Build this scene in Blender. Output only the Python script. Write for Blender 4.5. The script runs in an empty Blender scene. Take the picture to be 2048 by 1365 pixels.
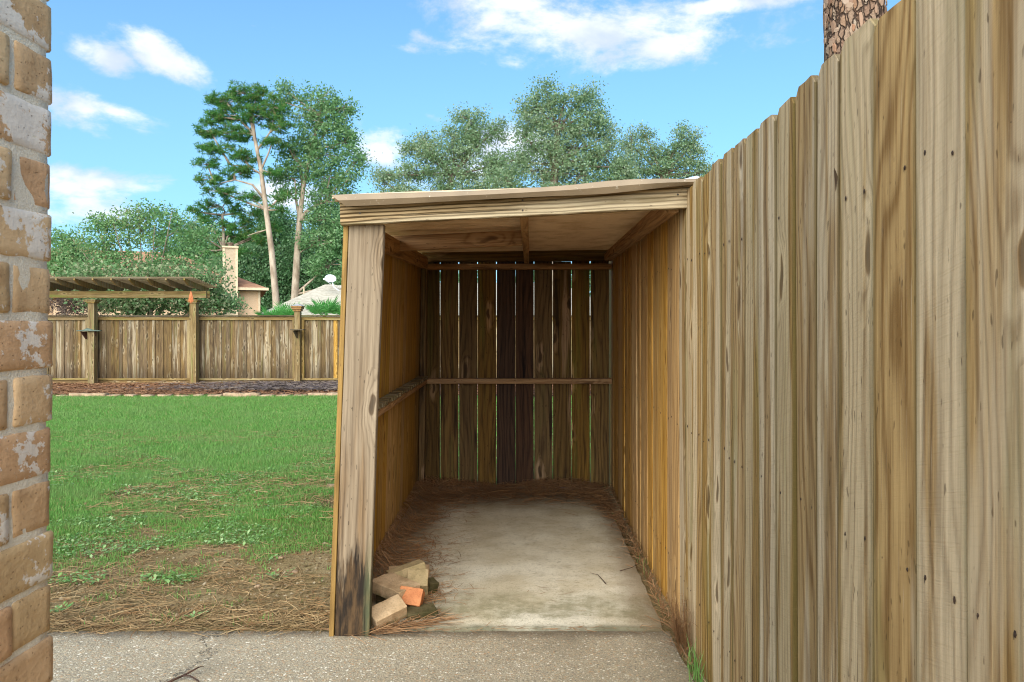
import bpy, bmesh, math, random
import numpy as np
from mathutils import Vector, Matrix, noise as mnoise

R = random.Random(7)
NR = np.random.default_rng(7)
SC = bpy.context.scene
COL = SC.collection
rad = math.radians

# ------------------------------------------------------------------ camera
EYE, F = 1.27, 1500.0                      # eye height, focal length in photo pixels
cam = bpy.data.cameras.new('camera')
camo = bpy.data.objects.new('camera', cam); COL.objects.link(camo)
camo.location = (0, 0, EYE); camo.rotation_euler = (rad(90), 0, 0)
cam.sensor_width = 36; cam.lens = 36 * F / 2048
cam.shift_x = -36 / 2048; cam.shift_y = -27.5 / 2048
cam.clip_start = 0.05; cam.clip_end = 2000
cam.dof.use_dof = True; cam.dof.focus_distance = 4.5; cam.dof.aperture_fstop = 16
SC.camera = camo

# ------------------------------------------------------------------ node helper
class G:
    def __init__(s, tree):
        s.t = tree; s.t.nodes.clear()
    def new(s, typ, **kw):
        n = s.t.nodes.new(typ)
        for k, v in kw.items(): setattr(n, k, v)
        return n
    def put(s, sock, v):
        if v is None: return
        if isinstance(v, bpy.types.NodeSocket): s.t.links.new(v, sock)
        else:
            try: sock.default_value = v
            except Exception:
                sock.default_value = (v[0], v[1], v[2], 1) if hasattr(v, '__len__') else (v, v, v)
    def m(s, op, a, b=None, c=None, clamp=False):
        n = s.new('ShaderNodeMath', operation=op, use_clamp=clamp)
        s.put(n.inputs[0], a); s.put(n.inputs[1], b)
        if c is not None: s.put(n.inputs[2], c)
        return n.outputs[0]
    def add(s, a, b): return s.m('ADD', a, b)
    def sub(s, a, b): return s.m('SUBTRACT', a, b)
    def mul(s, a, b): return s.m('MULTIPLY', a, b)
    def v(s, op, a, b=None):
        n = s.new('ShaderNodeVectorMath', operation=op)
        s.put(n.inputs[0], a)
        if b is not None: s.put(n.inputs[1], b)
        return n.outputs['Value'] if op in ('LENGTH', 'DOT_PRODUCT', 'DISTANCE') else n.outputs[0]
    def xyz(s, vec):
        n = s.new('ShaderNodeSeparateXYZ'); s.put(n.inputs[0], vec); return n.outputs
    def comb(s, x, y, z):
        n = s.new('ShaderNodeCombineXYZ')
        for i, q in enumerate((x, y, z)): s.put(n.inputs[i], q)
        return n.outputs[0]
    def noise(s, vec, scale=1., detail=2., rough=.5, dist=0., col=False):
        n = s.new('ShaderNodeTexNoise'); s.put(n.inputs['Vector'], vec)
        n.inputs['Scale'].default_value = scale; n.inputs['Detail'].default_value = detail
        n.inputs['Roughness'].default_value = rough; n.inputs['Distortion'].default_value = dist
        return n.outputs['Color' if col else 0]
    def vor(s, vec, scale=1., feature='F1', rnd=1.):
        n = s.new('ShaderNodeTexVoronoi', feature=feature); s.put(n.inputs['Vector'], vec)
        n.inputs['Scale'].default_value = scale; n.inputs['Randomness'].default_value = rnd
        return n.outputs
    def mr(s, x, a, b, c=0., d=1., smooth=True):
        n = s.new('ShaderNodeMapRange'); n.interpolation_type = 'SMOOTHSTEP' if smooth else 'LINEAR'
        s.put(n.inputs[0], x)
        for i, q in enumerate((a, b, c, d)): s.put(n.inputs[i + 1], q)
        return n.outputs[0]
    def mix(s, f, a, b, mode='MIX'):
        n = s.new('ShaderNodeMix', data_type='RGBA', blend_type=mode)
        s.put(n.inputs[0], f); s.put(n.inputs[6], a); s.put(n.inputs[7], b)
        return n.outputs[2]
    def ramp(s, f, pts):
        n = s.new('ShaderNodeValToRGB'); s.put(n.inputs[0], f)
        e = n.color_ramp.elements
        while len(e) < len(pts): e.new(.5)
        for k, (p, c) in zip(e, pts): k.position = p; k.color = (*c, 1)
        return n.outputs[0]
    def obj(s): return s.new('ShaderNodeTexCoord').outputs['Object']
    def rnd(s): return s.new('ShaderNodeObjectInfo').outputs['Random']
    def island(s): return s.new('ShaderNodeNewGeometry').outputs['Random Per Island']
    def pos(s): return s.new('ShaderNodeNewGeometry').outputs['Position']
    def out(s, col, rough=.8, bump=None, bstr=.3, bdist=.01, spec=.3, trans=0., metal=0.):
        p = s.new('ShaderNodeBsdfPrincipled'); s.put(p.inputs['Base Color'], col)
        s.put(p.inputs['Roughness'], rough); p.inputs['Specular IOR Level'].default_value = spec
        p.inputs['Metallic'].default_value = metal
        if bump is not None:
            b = s.new('ShaderNodeBump'); b.inputs['Strength'].default_value = bstr
            b.inputs['Distance'].default_value = bdist; s.put(b.inputs['Height'], bump)
            s.t.links.new(b.outputs[0], p.inputs['Normal'])
        sh = p.outputs[0]
        if trans:
            t = s.new('ShaderNodeBsdfTranslucent'); s.put(t.inputs[0], col)
            x = s.new('ShaderNodeMixShader'); x.inputs[0].default_value = trans
            s.t.links.new(sh, x.inputs[1]); s.t.links.new(t.outputs[0], x.inputs[2]); sh = x.outputs[0]
        o = s.new('ShaderNodeOutputMaterial'); s.t.links.new(sh, o.inputs[0])

def material(name):
    m = bpy.data.materials.new(name); m.use_nodes = True
    return m, G(m.node_tree)

def lin(r, g, b):
    f = lambda c: (c / 255 / 12.92) if c / 255 <= .04045 else ((c / 255 + .055) / 1.055) ** 2.4
    return (f(r), f(g), f(b))

# ------------------------------------------------------------------ sky and sun
SUN_DIR = Vector((-.22, -.85, .46)).normalized()
world = bpy.data.worlds.new('World'); SC.world = world; world.use_nodes = True
g = G(world.node_tree)
sky = g.new('ShaderNodeTexSky', sky_type='NISHITA')
sky.sun_disc = False
sky.sun_elevation = math.asin(SUN_DIR.z); sky.sun_rotation = math.atan2(SUN_DIR.x, SUN_DIR.y)
sky.air_density = 1.0; sky.dust_density = .6; sky.ozone_density = 1.5
dirv = g.v('NORMALIZE', g.new('ShaderNodeTexCoord').outputs['Generated'])
dx, dy, dz = g.xyz(dirv)[0:3]
az = g.m('ARCTAN2', dx, dy); el = g.m('ARCSINE', dz)
cl = None
def azel(px, py):
    v = Vector(((px - 1060) / F, 1, (655 - py) / F)); 
    return math.atan2(v.x, v.y), math.asin(v.normalized().z)
CLOUDS = [(205, 112, 84, 34, -.20, 1.2), (330, 126, 86, 36, -.22, 1.2), (145, 212, 100, 42, -.05, 1.25), (230, 224, 90, 28, -.15, 1.15),
          (215, 368, 135, 34, .05, 1.15), (190, 432, 130, 42, 0., 1.), (1180, 55, 310, 66, -.05, 1.1), (1330, 95, 210, 48, .05, 1.),
          (1440, 12, 150, 18, 0., 1.), (760, 300, 95, 62, 0., 1.2), (905, 340, 190, 60, 0., .9), (850, 78, 60, 14, -.3, .55), (790, 92, 40, 9, 0, .45),
          (860, 232, 40, 12, -.3, .6), (1010, 300, 120, 60, 0, .7), (600, 400, 160, 50, 0, .9), (1020, 8, 150, 30, 0, 1.), (545, 55, 30, 5, 0, .35)]
for (px, py, rx, ry, tl, st) in CLOUDS:
    a0, e0 = azel(px, py)
    da = g.sub(az, a0); de = g.sub(el, e0)
    if tl:
        de = g.sub(de, g.mul(da, tl))
    d = g.v('LENGTH', g.comb(g.mul(da, F / rx), g.mul(de, F / ry), 0.))
    w = g.mul(g.sub(1., d), st)
    cl = w if cl is None else g.m('MAXIMUM', cl, w)
cdir = g.v('MULTIPLY', dirv, (1., 1., 1.9))
n1 = g.noise(cdir, 6.5, 8, .62, .3); n2 = g.noise(cdir, 30, 5, .6)
# other parts of the sky carry the same kind of scattered cloud
back = g.mul(g.mr(dy, .55, .25), g.mr(g.noise(cdir, 2.6, 3, .5), .5, .62))
cl = g.m('MAXIMUM', g.m('MAXIMUM', cl, -.9), g.sub(g.mul(back, 1.3), .7))
cf = g.add(g.add(cl, g.mul(g.sub(n1, .5), 3.6)), g.mul(g.sub(n2, .5), 1.1))
mask = g.mul(g.mr(cf, .0, .95), .93)
shade = g.mr(g.add(g.noise(cdir, 9, 4, .5), g.mul(cf, .12)), .42, .68)
CLOUD_L = 7.6
ccol = g.mix(shade, (4.9, 5.6, 7.2, 1), (7.2, 7.5, 8.0, 1))
skyc = g.mix(1., sky.outputs[0], (.80, 1.28, 1.48, 1), 'MULTIPLY')
hz = g.mul(g.mr(dz, .62, .0, 0, 1, False), .62)
skyc = g.mix(hz, skyc, (2.7, 5.0, 8.1, 1))
final = g.mix(mask, skyc, ccol)
bg = g.new('ShaderNodeBackground'); g.put(bg.inputs[0], final); bg.inputs[1].default_value = .078
wo = g.new('ShaderNodeOutputWorld'); world.node_tree.links.new(bg.outputs[0], wo.inputs[0])

sun = bpy.data.lights.new('sun', 'SUN'); sun.energy = 4.4; sun.angle = rad(85); sun.color = (1, .955, .88)
suno = bpy.data.objects.new('sun', sun); COL.objects.link(suno)
suno.rotation_euler = SUN_DIR.to_track_quat('Z', 'Y').to_euler()

SC.view_settings.view_transform = 'Standard'; SC.view_settings.look = 'None'
SC.view_settings.exposure = .98; SC.view_settings.gamma = 1; SC.view_settings.use_curve_mapping = False
SC.cycles.max_bounces = 9; SC.cycles.diffuse_bounces = 8; SC.cycles.transparent_max_bounces = 6
SC.cycles.use_denoising = True; SC.cycles.filter_width = 1.05

# ------------------------------------------------------------------ object helpers
W = {}
def X(px, d): return (px - 1060) / F * d
def Z(py, d): return EYE + (655 - py) / F * d
def P(px, py, d): return Vector((X(px, d), d, Z(py, d)))

def link(name, me, parent=None, world=None, mat=None):
    o = bpy.data.objects.new(name, me); COL.objects.link(o)
    world = world or Matrix.Identity(4)
    if mat is not None and me is not None and not me.materials: me.materials.append(mat)
    if parent is not None:
        o.parent = parent; o.matrix_parent_inverse = W[parent.name].inverted()
    o.matrix_basis = world
    W[o.name] = world
    return o
def tag(o, label=None, cat=None, group=None, kind=None):
    if label: o['label'] = label
    if cat: o['category'] = cat
    if group: o['group'] = group
    if kind: o['kind'] = kind
    return o
def empty(name, loc, label, cat, group=None):
    o = link(name, None, None, Matrix.Translation(Vector(loc)))
    o.empty_display_size = .1
    return tag(o, label, cat, group)

def npmesh(name, verts, faces, mat=None, mats=None, midx=None, smooth=False):
    verts = np.asarray(verts, dtype=np.float32); faces = np.asarray(faces, dtype=np.int32)
    me = bpy.data.meshes.new(name)
    k = faces.shape[1]; n = faces.shape[0]
    me.vertices.add(len(verts)); me.vertices.foreach_set('co', verts.ravel())
    me.loops.add(n * k); me.loops.foreach_set('vertex_index', faces.ravel())
    me.polygons.add(n); me.polygons.foreach_set('loop_start', np.arange(n, dtype=np.int32) * k)
    me.polygons.foreach_set('loop_total', np.full(n, k, dtype=np.int32))
    if mat: me.materials.append(mat)
    for q in (mats or []): me.materials.append(q)
    if midx is not None: me.polygons.foreach_set('material_index', np.asarray(midx, dtype=np.int32))
    if smooth: me.polygons.foreach_set('use_smooth', np.ones(n, dtype=bool))
    me.update(calc_edges=True)
    return me

def board_mesh(L, Wd, T, segs=3, warp=.0, bev=.003, dog=0., cup=0., rough=0.):
    """A sawn board: width along X, thickness along Y, length along Z from 0."""
    b = min(bev, T * .45, Wd * .45)
    hw, ht = Wd / 2, T / 2
    prof = [(-hw, -ht + b), (-hw + b, -ht), (0, -ht - cup), (hw - b, -ht), (hw, -ht + b), (hw, ht - b), (hw - b, ht), (0, ht - cup), (-hw + b, ht), (-hw, ht - b)]
    zs = [L * i / segs for i in range(segs + 1)]
    if dog: zs[-1] = L - dog; zs.append(L)
    vs, fs = [], []
    ax, ay, ph, ph2 = R.uniform(-1, 1) * warp, R.uniform(-1, 1) * warp, R.uniform(0, 6), R.uniform(0, 6)
    for i, z in enumerate(zs):
        s = 1. if not (dog and i == len(zs) - 1) else max(.2, 1 - 2 * dog / Wd)
        ox = ax * math.sin(z / L * 3.1 + ph); oy = ay * math.sin(z / L * 4 + ph2)
        for (x, y) in prof:
            vs.append((x * s + ox + R.uniform(-rough, rough), y + oy + R.uniform(-rough, rough) * .5, z + (R.uniform(-rough, rough) if i in (0, len(zs) - 1) else 0)))
    n = len(prof)
    for i in range(len(zs) - 1):
        for j in range(n):
            a, c = i * n + j, i * n + (j + 1) % n
            fs.append((a, c, c + n, a + n))
    me = bpy.data.meshes.new('board')
    fs.append(tuple(range(n))[::-1]); fs.append(tuple((len(zs) - 1) * n + j for j in range(n)))
    me.from_pydata(vs, [], fs); me.update()
    return me

def frame(p0, p1, xdir=(1, 0, 0)):
    z = (Vector(p1) - Vector(p0)).normalized(); x = Vector(xdir); x = (x - z * x.dot(z)).normalized(); y = z.cross(x)
    m = Matrix((x, y, z)).transposed().to_4x4(); m.translation = Vector(p0); return m

def lumber(name, p0, p1, Wd, T, mat, parent, xdir=(1, 0, 0), label=None, **kw):
    L = (Vector(p1) - Vector(p0)).length
    o = link(name, board_mesh(L, Wd, T, **kw), parent, frame(p0, p1, xdir), mat)
    if label: o['label'] = label
    return o

def boxv(x0, x1, y0, y1, z0, z1):
    v = [(x0, y0, z0), (x1, y0, z0), (x1, y1, z0), (x0, y1, z0), (x0, y0, z1), (x1, y0, z1), (x1, y1, z1), (x0, y1, z1)]
    f = [(3, 2, 1, 0), (4, 5, 6, 7), (0, 1, 5, 4), (1, 2, 6, 5), (2, 3, 7, 6), (3, 0, 4, 7)]
    return v, f
def polymesh(name, vs, fs, mat=None, bevel=0., smooth=False):
    me = bpy.data.meshes.new(name); me.from_pydata([tuple(v) for v in vs], [], fs)
    if mat: me.materials.append(mat)
    if bevel:
        bm = bmesh.new(); bm.from_mesh(me)
        bmesh.ops.bevel(bm, geom=bm.edges[:], offset=bevel, segments=2, affect='EDGES', profile=.6)
        bm.to_mesh(me); bm.free()
    if smooth:
        for p in me.polygons: p.use_smooth = True
    me.update(); return me
def box(name, x0, x1, y0, y1, z0, z1, mat, parent=None, bevel=0.):
    c = Vector(((x0 + x1) / 2, (y0 + y1) / 2, z0))
    v, f = boxv(x0 - c.x, x1 - c.x, y0 - c.y, y1 - c.y, 0, z1 - z0)
    return link(name, polymesh(name, v, f, mat, bevel), parent, Matrix.Translation(c))
def merge(parts):
    vs, fs = [], []
    for v, f in parts:
        n = len(vs); vs += list(v); fs += [tuple(i + n for i in q) for q in f]
    return vs, fs
def tube(pts, rs, n=7):
    vs, fs = [], []
    up = Vector((.13, .31, .94))
    for i, p in enumerate(pts):
        p = Vector(p); a = Vector(pts[max(0, i - 1)]); b = Vector(pts[min(len(pts) - 1, i + 1)])
        t = (b - a); t = t.normalized() if t.length > 1e-6 else Vector((0, 0, 1))
        s = t.cross(up if abs(t.dot(up)) < .95 else Vector((1, 0, 0))).normalized(); u = s.cross(t)
        for j in range(n):
            q = j / n * math.tau
            vs.append(p + (s * math.cos(q) + u * math.sin(q)) * rs[i])
    for i in range(len(pts) - 1):
        for j in range(n):
            a, b = i * n + j, i * n + (j + 1) % n
            fs.append((a, b, b + n, a + n))
    fs.append(tuple(range(n))[::-1]); fs.append(tuple((len(pts) - 1) * n + j for j in range(n)))
    return vs, fs

# ------------------------------------------------------------------ materials
def wood(name, base, dark, grey, wth=.5, wsoft=.12, stain=0., stain_col=(.02, .015, .01), green=0., rot=0., ring=52., saw=0., swirl=15.,
         knots=.74, val=.25, bstr=.35, half=0., grain=1., fade_bottom=0., edge=0.):
    m, g = material(name)
    o = g.obj(); r = g.rnd()
    off = g.comb(g.mul(r, 17.3), g.mul(r, 41.7), g.mul(r, 63.1))
    p = g.v('ADD', o, off)
    ox, oy, oz = g.xyz(o)[0:3]
    lowf = g.noise(g.v('MULTIPLY', p, (5., 5., .85)), 1., 2, .5)
    med = g.noise(g.v('MULTIPLY', p, (22., 22., 3.2)), 1., 2, .5)
    kq = g.xyz(g.v('ADD', p, g.v('MULTIPLY', g.v('SUBTRACT', g.noise(p, 9, 1, .5, 0, True), (.5, .5, .5)), (.04, .04, .1))))
    kn = g.new('ShaderNodeTexVoronoi', feature='F1', voronoi_dimensions='2D'); g.put(kn.inputs['Vector'], g.comb(g.mul(g.add(kq[0], kq[1]), 9.), g.mul(kq[2], 2.9), 0.)); kn.inputs['Scale'].default_value = 1.
    kv = kn.outputs
    kd = kv['Distance']; cell = g.m('GREATER_THAN', g.xyz(kv['Color'])[0], knots)
    infl = g.mul(g.mr(kd, .55, 0.), cell)
    core = g.mul(g.mr(kd, .15, .10), cell); halo = g.mul(g.mul(g.mr(kd, .40, .2), cell), .55)
    crack = g.mr(g.noise(g.v('MULTIPLY', p, (80., 80., .8)), 1., 2, .5), .715, .74)
    h = g.add(g.add(g.mul(g.xyz(p)[0], ring), g.mul(g.xyz(p)[1], ring)), g.add(g.mul(lowf, swirl), g.add(g.mul(infl, 5.5), g.mul(med, 1.3))))
    band = g.m('SINE', g.mul(h, 2.6)); band = g.m('POWER', g.add(g.mul(band, .5), .5), 2.4)
    fib = g.noise(g.v('MULTIPLY', p, (210., 210., 5.)), 1., 3, .65)
    fib2 = g.noise(g.v('MULTIPLY', p, (70., 70., 2.)), 1., 3, .6)
    dk = g.add(g.mul(band, .42 * grain), g.add(g.mul(g.mr(fib, .40, .66), .42), g.mul(g.mr(fib2, .4, .66), .34)))
    col = g.mix(g.m('MINIMUM', dk, 1.), base, dark)
    # silvered patches that run along the grain
    wf = g.noise(g.v('MULTIPLY', p, (13., 13., .9)), 1., 3, .55)
    if half: wf = g.add(wf, g.mul(g.m('SINE', g.add(g.mul(ox, 48.), g.mul(r, 40.))), half))
    wf = g.add(wf, g.mul(g.sub(g.m('FRACT', g.mul(r, 7.77)), .5), .22))
    wm = g.mr(wf, wth - wsoft, wth + wsoft)
    gcol = g.mix(g.m('MINIMUM', g.mul(dk, .85), 1.), grey, tuple(.42 * a + .58 * b for a, b in zip(grey, dark)))
    col = g.mix(g.mul(wm, .88), col, gcol)
    col = g.mix(g.mul(halo, g.mr(fib2, .6, .4)), col, tuple(min(1, c * 1.25) for c in grey))
    col = g.mix(g.mul(g.mr(fib, .60, .74), .35 if grain >= 1.2 else .15), col, tuple(min(1, c * 1.3) for c in grey))
    if stain:
        sf = g.noise(g.v('MULTIPLY', p, (19., 19., 1.3)), 1., 4, .6)
        col = g.mix(g.mul(g.mr(sf, .56, .70), stain), col, stain_col)
    if green:
        gf = g.noise(g.v('MULTIPLY', p, (11., 11., 1.1)), 1., 3, .6)
        col = g.mix(g.mul(g.mr(gf, .53, .70), green), col, lin(112, 116, 58))
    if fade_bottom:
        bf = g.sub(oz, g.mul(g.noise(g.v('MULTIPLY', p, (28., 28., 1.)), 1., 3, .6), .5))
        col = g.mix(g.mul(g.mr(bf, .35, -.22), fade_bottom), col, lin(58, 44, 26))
    if rot:
        rf = g.sub(oz, g.mul(g.add(g.noise(g.v('MULTIPLY', p, (30., 30., 1.6)), 1., 3, .6), g.mul(g.sub(g.noise(g.v('MULTIPLY', p, (150., 150., 9.)), 1., 3, .7), .5), .5)), rot * 1.9))
        rcol = g.mix(g.mr(g.noise(g.v('MULTIPLY', p, (40., 40., 8.)), 1., 4, .6), .4, .7), lin(36, 28, 21), lin(84, 64, 42))
        col = g.mix(g.mr(rf, .05, -.09), col, rcol)
        gx = g.mul(g.mul(g.mr(ox, .03, .065), g.mr(oz, .50, .2)), g.mr(fib2, .45, .6))
        col = g.mix(g.mul(gx, .4), col, lin(112, 118, 84))
    kc = g.mix(g.mr(kd, .03, .12), tuple(c * .45 for c in dark), tuple(c * .95 for c in dark))
    col = g.mix(g.mul(core, .8), col, kc)
    sp = g.noise(g.v('MULTIPLY', p, (120., 120., 30.)), 1., 1, .5)
    col = g.mix(g.mul(g.mr(sp, .70, .76), .6), col, tuple(c * .3 for c in dark))
    if edge:   # dirt and algae on sawn edges, darkened further to paint in gap shade
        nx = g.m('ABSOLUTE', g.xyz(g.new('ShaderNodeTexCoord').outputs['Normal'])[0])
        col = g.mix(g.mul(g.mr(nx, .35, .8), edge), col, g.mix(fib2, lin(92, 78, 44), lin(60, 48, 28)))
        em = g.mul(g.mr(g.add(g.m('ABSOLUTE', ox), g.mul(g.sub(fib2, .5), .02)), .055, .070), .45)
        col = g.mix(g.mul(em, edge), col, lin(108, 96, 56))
    col = g.mix(g.mul(crack, .75), col, tuple(c * .25 for c in dark))
    hs = g.new('ShaderNodeHueSaturation'); g.put(hs.inputs['Color'], col)
    g.put(hs.inputs['Value'], g.add(1. - val / 2, g.mul(g.m('FRACT', g.mul(r, 3.33)), val)))
    g.put(hs.inputs['Saturation'], g.add(.9, g.mul(g.m('FRACT', g.mul(r, 5.1)), .22)))
    col = hs.outputs[0]
    hgt = g.add(g.mul(fib, .5), g.add(g.mul(band, .35), g.mul(fib2, .5)))
    if saw:
        sw = g.noise(g.v('MULTIPLY', g.v('ADD', p, g.comb(0., 0., g.mul(ox, .25))), (12., 12., 420.)), 1., 2, .5)
        hgt = g.add(hgt, g.mul(sw, saw)); col = g.mix(g.mul(g.mr(sw, .5, .75), saw * .22), col, tuple(c * .5 for c in base))
    hgt = g.sub(g.sub(hgt, g.mul(core, .5)), g.mul(crack, 1.))
    g.out(col, .82, hgt, bstr, .004, .22)
    return m

M = {}
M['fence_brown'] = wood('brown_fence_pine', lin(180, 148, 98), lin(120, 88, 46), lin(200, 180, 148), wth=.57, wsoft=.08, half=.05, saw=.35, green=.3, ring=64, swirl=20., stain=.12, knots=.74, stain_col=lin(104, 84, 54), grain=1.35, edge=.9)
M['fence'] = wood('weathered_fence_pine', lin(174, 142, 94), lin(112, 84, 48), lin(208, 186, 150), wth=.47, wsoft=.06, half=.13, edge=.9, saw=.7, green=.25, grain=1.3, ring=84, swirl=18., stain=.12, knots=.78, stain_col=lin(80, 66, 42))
M['fence_in'] = wood('sheltered_fence_pine', lin(194, 152, 92), lin(134, 96, 48), lin(192, 160, 108), wth=.62, val=.14, ring=46, stain=.3, stain_col=lin(96, 64, 24), saw=.3)
M['gold'] = wood('sheltered_golden_pine', lin(190, 150, 82), lin(130, 94, 44), lin(176, 144, 90), wth=.7, val=.25, ring=46, stain=.45, stain_col=lin(58, 40, 16), green=.25)
M['edge'] = wood('yellow_board_edge', lin(150, 114, 46), lin(104, 76, 26), lin(148, 118, 62), wth=.8, ring=30, stain=.25, stain_col=lin(90, 62, 20), knots=.99)
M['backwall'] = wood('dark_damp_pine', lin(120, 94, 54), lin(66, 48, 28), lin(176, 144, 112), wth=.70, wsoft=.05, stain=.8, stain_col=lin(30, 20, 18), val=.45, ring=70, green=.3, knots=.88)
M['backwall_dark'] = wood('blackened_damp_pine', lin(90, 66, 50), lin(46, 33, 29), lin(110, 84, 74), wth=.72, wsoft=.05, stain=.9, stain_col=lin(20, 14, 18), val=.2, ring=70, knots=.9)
M['frame'] = wood('brown_framing', lin(176, 138, 96), lin(116, 84, 54), lin(180, 148, 110), wth=.66, stain=.3, val=.15)
M['post'] = wood('silvered_post', lin(126, 100, 70), lin(74, 56, 38), lin(146, 130, 108), wth=.50, wsoft=.12, rot=.34, ring=95, swirl=7., knots=.70, bstr=.6, grain=1.3)
M['beam'] = wood('cracked_beam_wood', lin(176, 152, 118), lin(72, 56, 34), lin(190, 174, 146), wth=.52, ring=150, swirl=8., knots=.66, green=.6, bstr=1., stain=.6, stain_col=lin(84, 70, 38), grain=2.2)
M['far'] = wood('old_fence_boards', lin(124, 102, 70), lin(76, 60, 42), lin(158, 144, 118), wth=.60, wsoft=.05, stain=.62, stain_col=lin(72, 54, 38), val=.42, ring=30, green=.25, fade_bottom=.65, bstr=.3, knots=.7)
M['farpost'] = wood('olive_brown_lumber', lin(136, 112, 72), lin(92, 74, 44), lin(158, 140, 102), wth=.62, stain=.4, stain_col=lin(70, 54, 28), green=.75, val=.2, ring=30)
M['arbor'] = wood('arbor_lumber', lin(150, 122, 74), lin(104, 82, 44), lin(150, 134, 98), wth=.6, stain=.5, stain_col=lin(62, 50, 30), green=.6, val=.3, ring=30)
M['slat'] = wood('dark_slat_wood', lin(120, 104, 74), lin(74, 60, 40), lin(134, 124, 100), wth=.6, stain=.4, val=.3, ring=30, green=.3)

def simple(name, c1, c2, scale=8., rough=.7, bump=.2, spec=.3, metal=0., detail=4, bd=.01, stretch=(1, 1, 1)):
    m, g = material(name); p = g.v('MULTIPLY', g.v('ADD', g.obj(), g.comb(g.mul(g.rnd(), 31.), 0., 0.)), stretch)
    n = g.noise(p, scale, detail, .6)
    g.out(g.mix(g.mr(n, .3, .7), c1, c2), rough, n, bump, bd, spec, 0, metal)
    return m

# brick
def brick_mat(name, whites):
    m, g = material(name); r = g.rnd(); p = g.v('ADD', g.obj(), g.comb(g.mul(r, 53.), g.mul(r, 11.), g.mul(r, 29.)))
    b = g.ramp(g.m('FRACT', g.mul(r, 9.3)), [(0, lin(208, 172, 132)), (.35, lin(218, 186, 142)), (.65, lin(204, 174, 130)), (1, lin(212, 170, 130))])
    n = g.noise(p, 14, 5, .65); b = g.mix(g.mul(g.mr(n, .35, .75), .6), b, lin(158, 122, 84))
    n3 = g.noise(p, 120, 3, .6); b = g.mix(g.mul(g.mr(n3, .55, .75), .35), b, lin(105, 72, 46))
    if whites:
        amt = g.mul(g.m('FRACT', g.mul(r, 4.7)), .24)
        wn = g.add(g.noise(p, 9, 2, .5), g.mul(g.sub(g.noise(p, 60, 5, .7), .5), .75))
        b = g.mix(g.mul(g.mr(wn, g.sub(.735, amt), g.sub(.76, amt)), .85), b, lin(232, 224, 212))
    pit = g.noise(g.v('MULTIPLY', p, (1., 1., 2.2)), 40, 4, .65)
    pr = g.mr(g.vor(g.v('MULTIPLY', p, (1., 1., 1.6)), 75.)['Distance'], .16, .08); b = g.mix(g.mul(pr, .5), b, lin(96, 70, 46))
    g.out(b, .92, g.sub(g.add(g.mul(n, .6), g.add(g.mul(n3, .5), g.mul(pit, .6))), pr), .6, .004, .12)
    return m
M['brick'] = brick_mat('tan_brick', True)
m, g = material('mortar'); p = g.obj(); n = g.noise(p, 260, 4, .7); n2 = g.noise(p, 9, 3, .6)
g.out(g.mix(g.mr(n, .3, .7), g.mix(n2, lin(236, 224, 200), lin(224, 210, 184)), lin(242, 232, 212)), .92, n, .8, .006, .15); M['mortar'] = m

# exposed-aggregate walkway
m, g = material('exposed_aggregate'); p = g.obj()
pv = g.v('ADD', p, g.v('MULTIPLY', g.noise(p, 40, 2, .5, 0, True), (.012, .012, .012)))
v = g.vor(pv, 118.); c = g.xyz(v['Color'])
peb = g.ramp(c[0], [(0, lin(122, 112, 96)), (.3, lin(172, 158, 132)), (.5, lin(152, 128, 98)), (.68, lin(196, 180, 148)), (.80, lin(178, 138, 98)), (.90, lin(206, 196, 172)), (1, lin(240, 232, 212))])
inp = g.mr(g.add(v['Distance'], g.mul(g.sub(c[1], .5), .28)), .56, .40)
big = g.noise(p, 1.7, 4, .6)
cem = g.mix(g.mr(g.noise(p, 190, 3, .7), .35, .65), g.mix(g.mr(big, .35, .65), lin(176, 164, 138), lin(194, 182, 156)), lin(136, 124, 102))
col = g.mix(g.mul(inp, .85), cem, peb)
col = g.mix(g.mul(g.mr(g.noise(p, 2.6, 4, .65), .5, .72), .4), col, lin(110, 102, 84))
x, y, z = g.xyz(g.pos())[0:3]
crk = g.m('ABSOLUTE', g.sub(g.sub(x, -1.29), g.mul(g.sub(g.noise(g.pos(), 5, 5, .7), .5), .42)))
ck = g.mr(crk, .006, .001)
crk2 = g.m('ABSOLUTE', g.sub(g.sub(x, .11), g.mul(g.sub(g.noise(g.pos(), 4, 5, .7), .5), .6)))
col = g.mix(g.mul(ck, .8), col, lin(60, 56, 48))
fr = g.mr(g.add(y, g.mul(g.sub(g.noise(p, 7, 4, .6), .5), .12)), 3.03, 3.15)
col = g.mix(g.mul(fr, .62), col, lin(74, 62, 46))
rt = g.mul(g.mr(g.add(x, g.mul(g.sub(g.noise(p, 9, 4, .6), .5), .2)), .38, .62), .5)
col = g.mix(rt, col, lin(112, 100, 78))
g.out(col, .72, g.sub(g.add(inp, g.mul(g.noise(p, 300, 2), .5)), g.mul(ck, 3.)), .7, .003, .35); M['aggregate'] = m

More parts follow.
